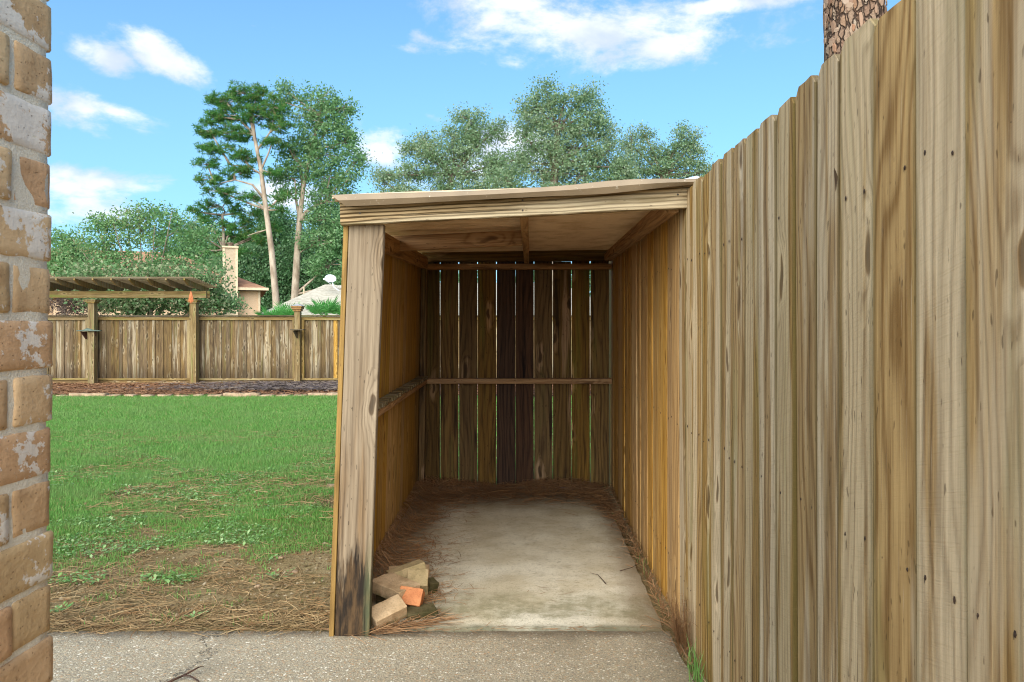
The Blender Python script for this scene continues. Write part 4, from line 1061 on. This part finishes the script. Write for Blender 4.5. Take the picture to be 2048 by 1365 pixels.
def houses():
    D = 36.; gnd = -.6
    h = empty('peach_house', (-20, D + 4, gnd), 'peach stucco house with brown hip roof and tall chimney behind the trees', 'house')
    xr = X(521, D); x0, x1, y0, y1 = -29, xr, D, D + 8; ze = Z(577, D)
    box('wall', x0, x1, y0, y1, gnd, ze - .14, stucco, h)
    hip_roof('roof', x0 - .4, x1 + .28, y0 - .4, y1 + .4, ze, x0 + 5, X(420, D + 4), D + 4, Z(512, D + 4), shingle('brown_shingles', lin(176, 132, 104), lin(140, 104, 84)), h)
    box('gutter', x0 - .45, x1 + .36, y0 - .5, y0 - .41, ze - .12, ze - .0, trimm, h)
    box('downspout', x1 - .10, x1 - .02, y0 - .07, y0 - .003, gnd, ze - .14, trimm, h)
    # a front-facing lower wing behind the arbor
    box('wing_wall', X(110, D - 3), X(330, D - 3), D - 3, D - .01, gnd, Z(600, D - 3) - .1, stucco, h)
    v, f = boxv(X(100, D - 3), X(340, D - 3), D - 3.3, D + .5, 0, .1)
    hip_roof('wing_roof', X(60, D - 3), X(345, D - 3), D - 3.3, D + 2, Z(596, D - 3), X(110, D), X(300, D), D, Z(545, D), shingle('brown_wing_shingles', lin(182, 140, 112), lin(146, 110, 90)), h)
    cx0, cx1 = X(441, D - .6), X(469, D - .6); zt = Z(498, D - .6); dk = simple('taupe_panel', lin(186, 166, 140), lin(172, 150, 124), 10, .9)
    cy = D - .6
    ch = box('chimney', cx0 + .06, cx1 - .06, cy + .03, cy + .85, gnd, zt, dk, h)
    for (a, b) in ((cx0, cx0 + .10), (cx1 - .10, cx1)):
        box('chimney_trim', a, b, cy, cy + .10, gnd, zt, trimm, ch)
        box('chimney_trim', a, b, cy + .80, cy + .90, gnd, zt, trimm, ch)
    box('chimney_cap', cx0 - .03, cx1 + .03, cy - .05, cy + .95, zt + .002, zt + .08, trimm, ch)
    v, f = tube([(0, 0, 0), (0, 0, .14), (0, 0, .15), (0, 0, .2)], [.11, .11, .17, .15], 10)
    link('flue', polymesh('flue', v, f, simple('brown_flue', lin(120, 96, 80), lin(96, 78, 66), 10, .6)), ch, Matrix.Translation(((cx0 + cx1) / 2, cy + .45, zt + .082)))
    c_ = Vector((xr, D, 0)); h.matrix_basis = Matrix.Translation(c_) @ Matrix.Rotation(rad(21), 4, 'Z') @ Matrix.Translation(-c_) @ h.matrix_basis
    # grey roofed house
    D = 44.; g2 = -.7
    k = empty('grey_roof_house', (-8, D + 4, g2), 'house with a low pale grey hip roof seen over the far fence', 'house')
    ex0 = X(505, D); ze = Z(634, D); px_, pz = X(648, D + 4), Z(569, D + 4)
    box('wall', ex0 + .5, 3.5, D + .5, D + 10, g2, ze - .13, simple('beige_brick', lin(178, 150, 126), lin(150, 122, 100), 6), k)
    sh = shingle('grey_shingles', lin(186, 180, 164), lin(158, 150, 134))
    kr = hip_roof('roof', ex0, X(860, D), D, D + 8.5, ze, px_, px_ + .6, D + 4.2, pz, sh, k)
    hip_roof('wing_roof', X(625, D + 2), 6.5, D + 2, D + 12, ze, X(712, D + 6), 2., D + 7, Z(566, D + 7), shingle('grey_wing_shingles', lin(190, 184, 168), lin(160, 152, 136)), k)
    c = P(681, 583, D + 3.6)
    v, f = tube([(0, 0, -.3), (0, 0, .16), (0, 0, .17), (0, 0, .36), (0, 0, .38)], [.12, .12, .22, .22, .1], 10)
    link('roof_vent', polymesh('roof_vent', v, f, simple('grey_vent', lin(196, 192, 182), lin(170, 166, 156), 10, .5)), kr, Matrix.Translation(c))
    v, f = tube([(0, 0, -.3), (0, 0, .3)], [.04, .04], 8)
    link('vent_pipe', polymesh('vent_pipe', v, f, trimm), kr, Matrix.Translation(P(608, 584, D + 3)))
    # satellite dish
    wh = simple('white_dish', lin(232, 236, 240), lin(214, 220, 226), 6, .4)
    dc = P(661, 557, D + 2.6); s = empty('satellite_dish', P(676, 578, D + 2.6), 'white oval satellite dish on a mast on the grey roof', 'satellite dish')
    vs, fs = [], []; rings, seg = 5, 20
    for i in range(rings + 1):
        r = .31 * i / rings
        for j in range(seg): a = j / seg * math.tau; vs.append((r * math.cos(a) * 1.15, .10 * (1 - (i / rings) ** 2) , r * math.sin(a)))
    for i in range(rings):
        for j in range(seg): a, b = i * seg + j, i * seg + (j + 1) % seg; fs.append((a, b, b + seg, a + seg))
    n = len(vs); vs += [(x, y + .025, z) for x, y, z in vs]; fs += [tuple(q + n for q in f_[::-1]) for f_ in fs]
    link('reflector', polymesh('reflector', vs, fs, wh, smooth=True), s, Matrix.Translation(dc) @ Matrix.Rotation(rad(28), 4, 'Z') @ Matrix.Rotation(rad(-38), 4, 'X') @ Matrix.Rotation(rad(-14), 4, 'Y'))
    v, f = tube([P(664, 562, D + 2.6), P(667, 574, D + 2.6), P(678, 582, D + 2.7)], [.04, .04, .04], 6); link('mast', polymesh('mast', v, f, wh), s)
    v, f = tube([dc + Vector((0, 0, -.35)), dc + Vector((-.25, -.55, -.1))], [.025, .025], 6); link('feed_arm', polymesh('feed_arm', v, f, wh), s)
    box('receiver', dc.x - .28, dc.x - .20, dc.y - .62, dc.y - .52, dc.z - .13, dc.z - .05, wh, s)
houses()

# ------------------------------------------------------------------ trees
def leaves_np(C, size, flat=0.):
    n = len(C); a = NR.normal(size=(n, 3)); a /= np.linalg.norm(a, axis=1)[:, None]
    b = NR.normal(size=(n, 3)); b -= a * (a * b).sum(1)[:, None]; b /= np.linalg.norm(b, axis=1)[:, None]
    s = (size * NR.uniform(.6, 1.3, n))[:, None]
    V = np.stack([C + a * s, C + b * s * .55 + a * s * .1, C - a * s, C - b * s * .55 + a * s * .1], 1)
    return V.reshape(-1, 3)
def tufts_np(C, nn, L, w):
    n = len(C) * nn; c = np.repeat(C, nn, 0); d = NR.normal(size=(n, 3)); d[:, 2] = d[:, 2] * .8 + .25; d /= np.linalg.norm(d, axis=1)[:, None]
    b = NR.normal(size=(n, 3)); b -= d * (d * b).sum(1)[:, None]; b /= np.linalg.norm(b, axis=1)[:, None]
    l = (L * NR.uniform(.6, 1.2, n))[:, None]; s = c + d * l * .12; e = c + d * l
    return np.stack([s - b * w / 2, s + b * w / 2, e + b * w * .3, e - b * w * .3], 1).reshape(-1, 3)
def tree(name, label, trunk, r0, r1, blobs, leafmat, barkmat, nsub=60, per=60, leaf=.08, spread=.35, cat='tree', pine=None, group=None, droop=0., subr=.03, forks=None, shell=.45):
    base = Vector(trunk[0])
    root = empty(name, base, label, cat, group)
    n = len(trunk); rs = [r0 + (r1 - r0) * (i / (n - 1)) ** .8 for i in range(n)]; rs[0] *= 1.15
    parts = [tube(trunk, rs, 10)]
    tp = [Vector(p) for p in trunk]
    if forks:
        for fk in forks:
            m_ = len(fk['pts']); parts.append(tube(fk['pts'], [fk['r'] + (fk['r1'] - fk['r']) * i / (m_ - 1) for i in range(m_)], 8)); tp += [Vector(p) for p in fk['pts'][1:]]
    Cs = []; tot = sum((b[3] * b[4] * b[5]) ** .6 for b in blobs)
    for (x, y, z, rx, ry, rz) in blobs:
        k = max(3, int(nsub * ((rx * ry * rz) ** .6) / tot * len(blobs)))
        c = Vector((x, y, z))
        # limb from nearest trunk point below the blob
        cand = [p for p in tp if p.z < z + .2] or [tp[0]]
        a = min(cand, key=lambda p: (p - c).length + (0 if p.z > base.z + 1.2 else 3))
        mid = (a + c) / 2 + Vector((R.uniform(-.15, .15), R.uniform(-.2, .2), -abs(rz) * .15 + R.uniform(-.1, .2))) * max(.3, rx * .5)
        lr = subr * (1 + .35 * (rx + rz))
        parts.append(tube([a, mid, c], [lr * 1.6, lr * 1.1, lr * .7], 6))
        for q in range(k):
            while True:
                v = Vector((R.uniform(-1, 1), R.uniform(-1, 1), R.uniform(-1, 1)))
                if v.length < 1 and (v.length > shell or R.random() < .35): break
            s = Vector((x + v.x * rx, y + v.y * ry, z + v.z * rz))
            Cs.append(s)
            if q % 2 == 0:
                st = c + (s - c) * R.uniform(.0, .3); md = (st + s) / 2 + Vector((0, 0, R.uniform(-.1, .15)))
                parts.append(tube([st, md, s], [lr * .5, lr * .35, lr * .12], 4))
    v, f = merge(parts)
    link('trunk', polymesh('trunk', v, f, barkmat, smooth=True), root)
    C = np.array([tuple(c) for c in Cs])
    if pine:
        T, per_, L, w = pine
        c = np.repeat(C, T, 0) + NR.normal(size=(len(C) * T, 3)) * np.array([spread, spread, spread * .45])
        V = tufts_np(c, per_, L, w)
    else:
        pr = NR.integers(int(per * .5), int(per * 1.5), len(C))
        c = np.repeat(C, pr, 0); sc = np.repeat(NR.uniform(.6, 1.3, len(C)), pr)[:, None]
        c = c + NR.normal(size=c.shape) * spread * sc * np.array([1, 1, .7])
        if droop: c[:, 2] -= np.abs(NR.normal(0, droop, len(c)))
        V = leaves_np(c, leaf)
    link('crown', npmesh('crown', V, np.arange(len(V)).reshape(-1, 4), leafmat), root)
    return root
def BL(px, py, rx, ry, D, dep=None, off=0.):
    s = D / F; return (X(px, D + off), D + off, Z(py, D), rx * s, (dep if dep else (rx + ry) / 2 * s), ry * s)

# tall pine
D = 56.
tree('pine_tree', 'tall pine with bare pale trunk and tufted crown, left of the forked tree', [P(557, 690, D), P(552, 600, D), P(543, 500, D), P(532, 420, D), P(522, 340, D), P(508, 270, D), P(498, 225, D)], .32, .09,
     [BL(*b, D) for b in [(500, 190, 40, 22), (455, 205, 40, 20), (545, 215, 30, 22), (430, 235, 32, 16), (495, 232, 52, 16), (560, 250, 26, 18), (420, 262, 26, 14), (470, 268, 44, 14), (545, 285, 24, 12), (440, 300, 36, 14), (490, 315, 34, 12), (415, 330, 22, 12), (470, 345, 40, 12), (420, 360, 26, 12), (445, 385, 34, 10), (500, 395, 26, 8), (540, 345, 20, 8), (560, 395, 16, 8), (555, 420, 14, 8)]],
     M['pine'], M['bark_pale'], nsub=17, spread=.22, pine=(6, 17, .30, .040), subr=.04,
     forks=[{'pts': [P(530, 400, D), P(505, 370, D), P(470, 360, D), P(430, 370, D)], 'r': .11, 'r1': .03}, {'pts': [P(524, 350, D), P(500, 335, D), P(460, 330, D)], 'r': .09, 'r1': .03},
            {'pts': [P(508, 270, D), P(480, 240, D), P(460, 215, D)], 'r': .1, 'r1': .03}, {'pts': [P(515, 300, D), P(540, 265, D), P(550, 230, D)], 'r': .09, 'r1': .03}, {'pts': [P(512, 290, D), P(505, 230, D), P(512, 195, D)], 'r': .1, 'r1': .03},
            {'pts': [P(535, 460, D), P(515, 465, D), P(495, 472, D)], 'r': .06, 'r1': .02}])
# low pine left of it
D = 58.
tree('pine_tree', 'shorter spreading pine below and left of the tall pine', [P(455, 690, D), P(452, 600, D), P(448, 500, D), P(445, 430, D)], .3, .08,
     [BL(*b, D) for b in [(445, 415, 46, 14), (400, 425, 24, 12), (490, 430, 36, 14), (420, 445, 40, 12), (470, 455, 50, 12), (385, 460, 22, 12), (440, 475, 52, 10), (500, 480, 36, 12), (410, 500, 34, 10), (470, 505, 40, 10), (540, 455, 22, 14), (385, 530, 26, 12)]],
     M['pine'], M['bark'], nsub=11, spread=.22, pine=(6, 16, .31, .042), subr=.035)
# sweet gum, tall with forked pale trunk
D = 58.
tree('gum_tree', 'tall leafy tree with a pale forked trunk right of the tall pine', [P(583, 690, D), P(590, 590, D), P(595, 500, D), P(599, 440, D), P(606, 380, D), P(622, 300, D), P(640, 230, D)], .36, .09,
     [BL(*b, D) for b in [(640, 200, 40, 22), (685, 215, 26, 26), (610, 235, 24, 20), (575, 185, 20, 18), (555, 200, 16, 14), (660, 250, 44, 26), (690, 285, 28, 26), (620, 280, 34, 26), (580, 300, 28, 22), (650, 310, 42, 28), (710, 320, 22, 28), (605, 335, 36, 22), (570, 350, 24, 18), (660, 355, 40, 26), (700, 355, 16, 14), (580, 385, 22, 14), (640, 400, 34, 20), (680, 400, 28, 26), (660, 440, 42, 24), (640, 480, 40, 24), (685, 480, 30, 34), (660, 530, 46, 26), (690, 560, 30, 30)]],
     M['gum'], M['bark_pale'], nsub=20, per=66, leaf=.11, spread=.40, subr=.035,
     forks=[{'pts': [P(598, 445, D), P(612, 425, D), P(632, 412, D), P(650, 405, D)], 'r': .2, 'r1': .08}, {'pts': [P(599, 440, D), P(592, 400, D), P(590, 360, D)], 'r': .13, 'r1': .05}, {'pts': [P(594, 510, D), P(605, 502, D), P(622, 494, D)], 'r': .07, 'r1': .03}, {'pts': [P(606, 380, D), P(600, 330, D), P(580, 290, D)], 'r': .12, 'r1': .04}])
# dark trees behind
D = 72.
for (lb, cx, bl) in [('dark green broadleaf tree filling the gap behind the two tall trunks', 560, [(500, 520, 60, 60), (560, 480, 40, 50), (560, 560, 60, 60), (520, 590, 60, 40), (610, 540, 44, 60), (545, 440, 34, 26), (610, 600, 50, 40)]),
                     ('dense mid green tree behind the grey roof beside the shed', 690, [(640, 500, 46, 60), (690, 470, 50, 60), (740, 520, 50, 60), (660, 580, 60, 50), (720, 590, 60, 50), (780, 560, 60, 60)]),
                     ('mid green tree showing between the chimney and the low pine', 400, [(400, 500, 50, 50), (440, 540, 50, 60), (380, 570, 60, 50), (460, 590, 50, 44), (340, 560, 60, 60)])]:
    tree('broadleaf_tree', lb, [P(cx, 700, D), P(cx, 600, D), P(cx, 520, D)], .4, .15, [BL(*b, D) for b in bl], M['wood_leaf'], M['bark'], nsub=55, per=150, leaf=.13, spread=.7, shell=.3)
# left edge tree
D = 30.
tree('young_tree', 'yellow green tree just past the brick wall edge', [P(128, 690, D), P(126, 600, D), P(126, 520, D)], .12, .05, [BL(*b, D) for b in [(120, 490, 34, 26), (135, 520, 40, 26), (110, 540, 40, 30), (150, 550, 40, 30)]], M['myrtle'], M['bark'], nsub=16, per=90, leaf=.07, spread=.26)
# crape myrtle, vase shaped
D = 23.
mb = [(250, 440, 60, 26), (310, 425, 46, 18), (200, 455, 40, 24), (160, 490, 34, 22), (360, 450, 44, 28), (400, 480, 28, 30), (290, 460, 60, 24), (230, 490, 60, 22), (330, 490, 60, 24), (180, 530, 50, 22), (260, 525, 70, 20), (350, 530, 60, 22), (420, 530, 30, 24)]
lowb = [(200, 560, 70, 22), (300, 560, 80, 22), (390, 560, 60, 26), (340, 595, 90, 22), (240, 605, 80, 22), (420, 605, 50, 20)]
cx = 290
fk = []
for (tx, ty) in [(150, 480), (190, 440), (235, 415), (280, 408), (320, 408), (365, 425), (405, 465), (440, 540), (210, 500), (340, 460), (250, 450), (380, 500)]:
    q = R.uniform(-.8, .8)
    a = P(cx + (tx - cx) * .08, 660, D); b = P(cx + (tx - cx) * .45, 660 - (660 - ty) * .42, D); b.y += q * .5; c = P(cx + (tx - cx) * .8, 660 - (660 - ty) * .78, D); c.y += q; e = P(tx, ty, D); e.y += q * 1.3
    fk.append({'pts': [a, b, c, e], 'r': .035, 'r1': .006})
tree('crape_myrtle', 'wide airy multi stemmed tree spreading behind the arbor', [P(cx, 705, D), P(cx, 680, D), P(cx, 655, D)], .14, .1, [BL(*b, D) for b in mb], M['myrtle'], M['bark'], nsub=26, per=40, leaf=.045, spread=.17, subr=.007, forks=fk, shell=.2)
D = 21.8
tree('shrub', 'dense dusty green shrub filling the space below the airy tree', [P(300, 700, D), P(300, 650, D), P(305, 600, D)], .08, .04, [BL(*b, D) for b in lowb], M['myrtle_low'], M['bark'], nsub=46, per=50, leaf=.055, spread=.26, cat='shrub', subr=.012, shell=.1)
D = 22.
tree('shrub', 'small purple leaved shrub behind the fence beside the left arbor post', [P(135, 690, D), P(135, 640, D)], .05, .03, [BL(*b, D) for b in [(120, 610, 28, 18), (155, 612, 30, 16), (190, 615, 20, 14)]], M['plum'], M['bark'], nsub=14, per=60, leaf=.035, spread=.14, cat='shrub', subr=.01)
tree('shrub', 'loose green shrub between the arbor end and the peach house', [P(440, 690, D), P(440, 640, D)], .05, .03, [BL(*b, D) for b in [(412, 592, 28, 20), (438, 602, 24, 16), (468, 614, 18, 9)]], M['myrtle'], M['bark'], nsub=16, per=50, leaf=.042, spread=.15, cat='shrub', subr=.012)
# live oaks above the shed
D = 40.
tree('oak_tree', 'left oak over the shed roof with a jagged spreading crown', [P(860, 700, D), P(865, 560, D), P(880, 440, D), P(905, 350, D)], .45, .15,
     [BL(*b, D) for b in [(940, 240, 36, 22), (905, 275, 40, 20), (850, 285, 36, 18), (960, 270, 40, 26), (990, 260, 26, 24), (830, 300, 32, 16), (880, 315, 56, 20), (940, 315, 40, 22), (830, 345, 44, 22), (900, 350, 60, 26), (770, 365, 30, 16), (765, 350, 14, 14), (850, 390, 60, 24), (930, 390, 60, 26), (990, 330, 34, 26), (790, 400, 50, 24), (1000, 345, 34, 32), (985, 385, 56, 28)]],
     M['oak'], M['bark'], nsub=27, per=74, leaf=.064, spread=.27, subr=.034)
D = 38.
tree('oak_tree', 'tallest oak standing in the middle above the shed roof', [P(1110, 700, D), P(1110, 560, D), P(1105, 430, D), P(1110, 330, D), P(1115, 260, D)], .5, .12,
     [BL(*b, D) for b in [(1092, 180, 20, 18), (1075, 215, 42, 26), (1130, 205, 40, 26), (1170, 190, 24, 20), (1180, 225, 30, 26), (1060, 240, 32, 20), (1110, 245, 56, 26), (1045, 270, 22, 16), (1165, 262, 46, 26), (1200, 250, 26, 24), (1090, 290, 56, 26), (1150, 300, 60, 30), (1035, 320, 34, 26), (1210, 310, 40, 34), (1080, 340, 60, 30), (1160, 350, 66, 30), (1010, 360, 40, 26), (1230, 360, 40, 30), (1120, 395, 90, 26), (1220, 270, 16, 14), (1250, 335, 26, 30), (1255, 392, 56, 28), (1020, 395, 56, 26)]],
     M['oak'], M['bark'], nsub=27, per=74, leaf=.064, spread=.27, subr=.034)
D = 41.
tree('oak_tree', 'right oak over the shed roof beside the fence tops', [P(1330, 700, D), P(1325, 560, D), P(1320, 440, D), P(1325, 350, D)], .45, .12,
     [BL(*b, D) for b in [(1262, 290, 22, 30), (1290, 270, 16, 16), (1300, 305, 30, 22), (1365, 275, 26, 24), (1390, 285, 14, 22), (1340, 310, 34, 24), (1380, 320, 34, 26), (1270, 335, 30, 26), (1320, 345, 46, 24), (1390, 350, 40, 22), (1255, 370, 30, 30), (1430, 345, 24, 16), (1450, 380, 40, 26), (1340, 390, 70, 26), (1410, 400, 60, 26)]],
     M['oak'], M['bark'], nsub=25, per=70, leaf=.064, spread=.27, subr=.034)
# pine trunk right behind the fence
def near_pine():
    d = 5.1; x = X(1703, d); r = 60 / F * d
    base = Vector((x + .02, d, -.1))
    root = empty('pine_tree', base, 'thick flaky barked pine trunk rising behind the tall fence at upper right', 'tree')
    n, seg = 44, 150; H = 15.; vs = []
    for j in range(seg + 1):
        z = H * (j / seg) ** 1.5
        rr = r * (1.12 - .045 * z) if z < 12 else r * (.58 - .12 * (z - 12))
        for i in range(n):
            a = i / n * math.tau; q = Vector((math.cos(a) * 3.2, math.sin(a) * 3.2, z * 2.1))
            k = mnoise.noise(q) * .012 + abs(mnoise.noise(q * 2.3)) * .012 - .006
            vs.append((math.cos(a) * (rr + k) , math.sin(a) * (rr + k), z))
    fs = [(j * n + i, j * n + (i + 1) % n, (j + 1) * n + (i + 1) % n, (j + 1) * n + i) for j in range(seg) for i in range(n)]
    link('trunk', npmesh('trunk', vs, fs, M['pinebark'], smooth=True), root, Matrix.Translation(base))
    # bark plates proud of the trunk
    pv = []
    mesh_v, mesh_f = [], []
    for k in range(420):
        z = R.uniform(1.7, 4.2); a = R.uniform(math.pi * .95, math.pi * 2.05); rr = r * (1.12 - .045 * z) + .001
        w, h, t = R.uniform(.012, .034), R.uniform(.03, .10), R.uniform(.003, .008); m_ = 6; b0 = len(mesh_v)
        for lay in (0, 1):
            for i in range(m_):
                b = i / m_ * math.tau + .3; s = (1. if lay == 0 else .80) * R.uniform(.55, 1.2)
                da = math.cos(b) * w / rr * s; rad_ = rr + (0 if lay == 0 else t)
                mesh_v.append((math.cos(a + da) * rad_, math.sin(a + da) * rad_, z + math.sin(b) * h * s * .6))
        for i in range(m_): mesh_f.append((b0 + i, b0 + (i + 1) % m_, b0 + m_ + (i + 1) % m_, b0 + m_ + i))
        mesh_f.append(tuple(b0 + m_ + i for i in range(m_)))
    o = link('bark_plates', polymesh('bark_plates', mesh_v, mesh_f, strand_mat('bark_flakes', [lin(132, 106, 88), lin(150, 128, 108), lin(118, 90, 72), lin(162, 144, 126), lin(140, 104, 80)], .9)), root, Matrix.Translation(base)); o['kind'] = 'stuff'
    C = np.array([(base.x + R.gauss(0, 1.3), base.y + R.gauss(0, 1.3), R.uniform(10.5, 15.5)) for _ in range(60)])
    parts = [tube([(base.x, base.y, c[2] - 1.), (base.x * .5 + c[0] * .5, base.y * .5 + c[1] * .5, c[2] - .3), tuple(c)], [.05, .03, .01], 5) for c in C[::2]]
    v, f = merge(parts); link('limb', polymesh('limb', v, f, M['bark']), root)
    c = np.repeat(C, 9, 0) + NR.normal(size=(540, 3)) * .3; V = tufts_np(c, 24, .28, .012)
    link('crown', npmesh('crown', V, np.arange(len(V)).reshape(-1, 4), M['pine']), root)
near_pine()

def palm(px, py, label, s=1., n=9):
    d = 21.2; x = X(px, d); top = Z(py, d)
    root = empty('fan_palm', (x, d, -.3), label, 'palm')
    v, f = tube([(0, 0, 0), (.02, 0, (top + .3) * .5), (0, 0, top + .3 - .25)], [.12, .1, .08], 8)
    link('trunk', polymesh('trunk', v, f, M['bark'], smooth=True), root, Matrix.Translation((x, d, -.3)))
    for k in range(n):
        a = k / n * math.tau + R.uniform(-.3, .3); e = R.uniform(.25, 1.1)
        dr = Vector((math.cos(a) * math.cos(e), math.sin(a) * math.cos(e), math.sin(e))); st = Vector((x, d, top - .25)); hub = st + dr * R.uniform(.2, .32) * s
        side = dr.cross(Vector((0, 0, 1))).normalized(); up = side.cross(dr)
        parts = [tube([st, hub], [.012, .008], 4)]
        for q in range(22):
            b = (q / 21 - .5) * 3.9; l = R.uniform(.34, .46) * s * (1 - .12 * abs(b) / 2)
            dd = dr * math.cos(b) + side * math.sin(b) + up * .12; dd.normalize(); w = dd.cross(up).normalized() * .016
            tip = hub + dd * l + Vector((0, 0, -.06 * l)); md = hub + dd * l * .6
            parts.append(([hub, md + w, tip, md - w], [(0, 1, 2, 3)]))
        v, f = merge(parts); link('frond', polymesh('frond', v, f, M['palm']), root)
palm(545, 628, 'fan palm behind the fence left of the capped post, lower of the palms')
palm(575, 624, 'fan palm touching the capped post on its left side')
palm(650, 618, 'large fan palm behind the fence right of the capped post', 1.15, 11)
palm(700, 622, 'fan palm behind the fence closest to the shed')

# distant treeline, one mass
def woods():
    n = 60000; x = NR.uniform(-95, 75, n); y = NR.uniform(82, 96, n)
    top = 4.5 + 5. * fbm(x, y * 0, .12, 51) + 1.6 * fbm(x, y * 0, .6, 52)
    z = -1 + (top + 1) * NR.uniform(0, 1, n) ** .75
    V = leaves_np(np.stack([x, y, z], 1), .32)
    tag(link('far_woods', npmesh('woods', V, np.arange(len(V)).reshape(-1, 4), M['wood_leaf'])), 'low distant woods closing the horizon behind the houses', 'woods', None, 'stuff')
woods()
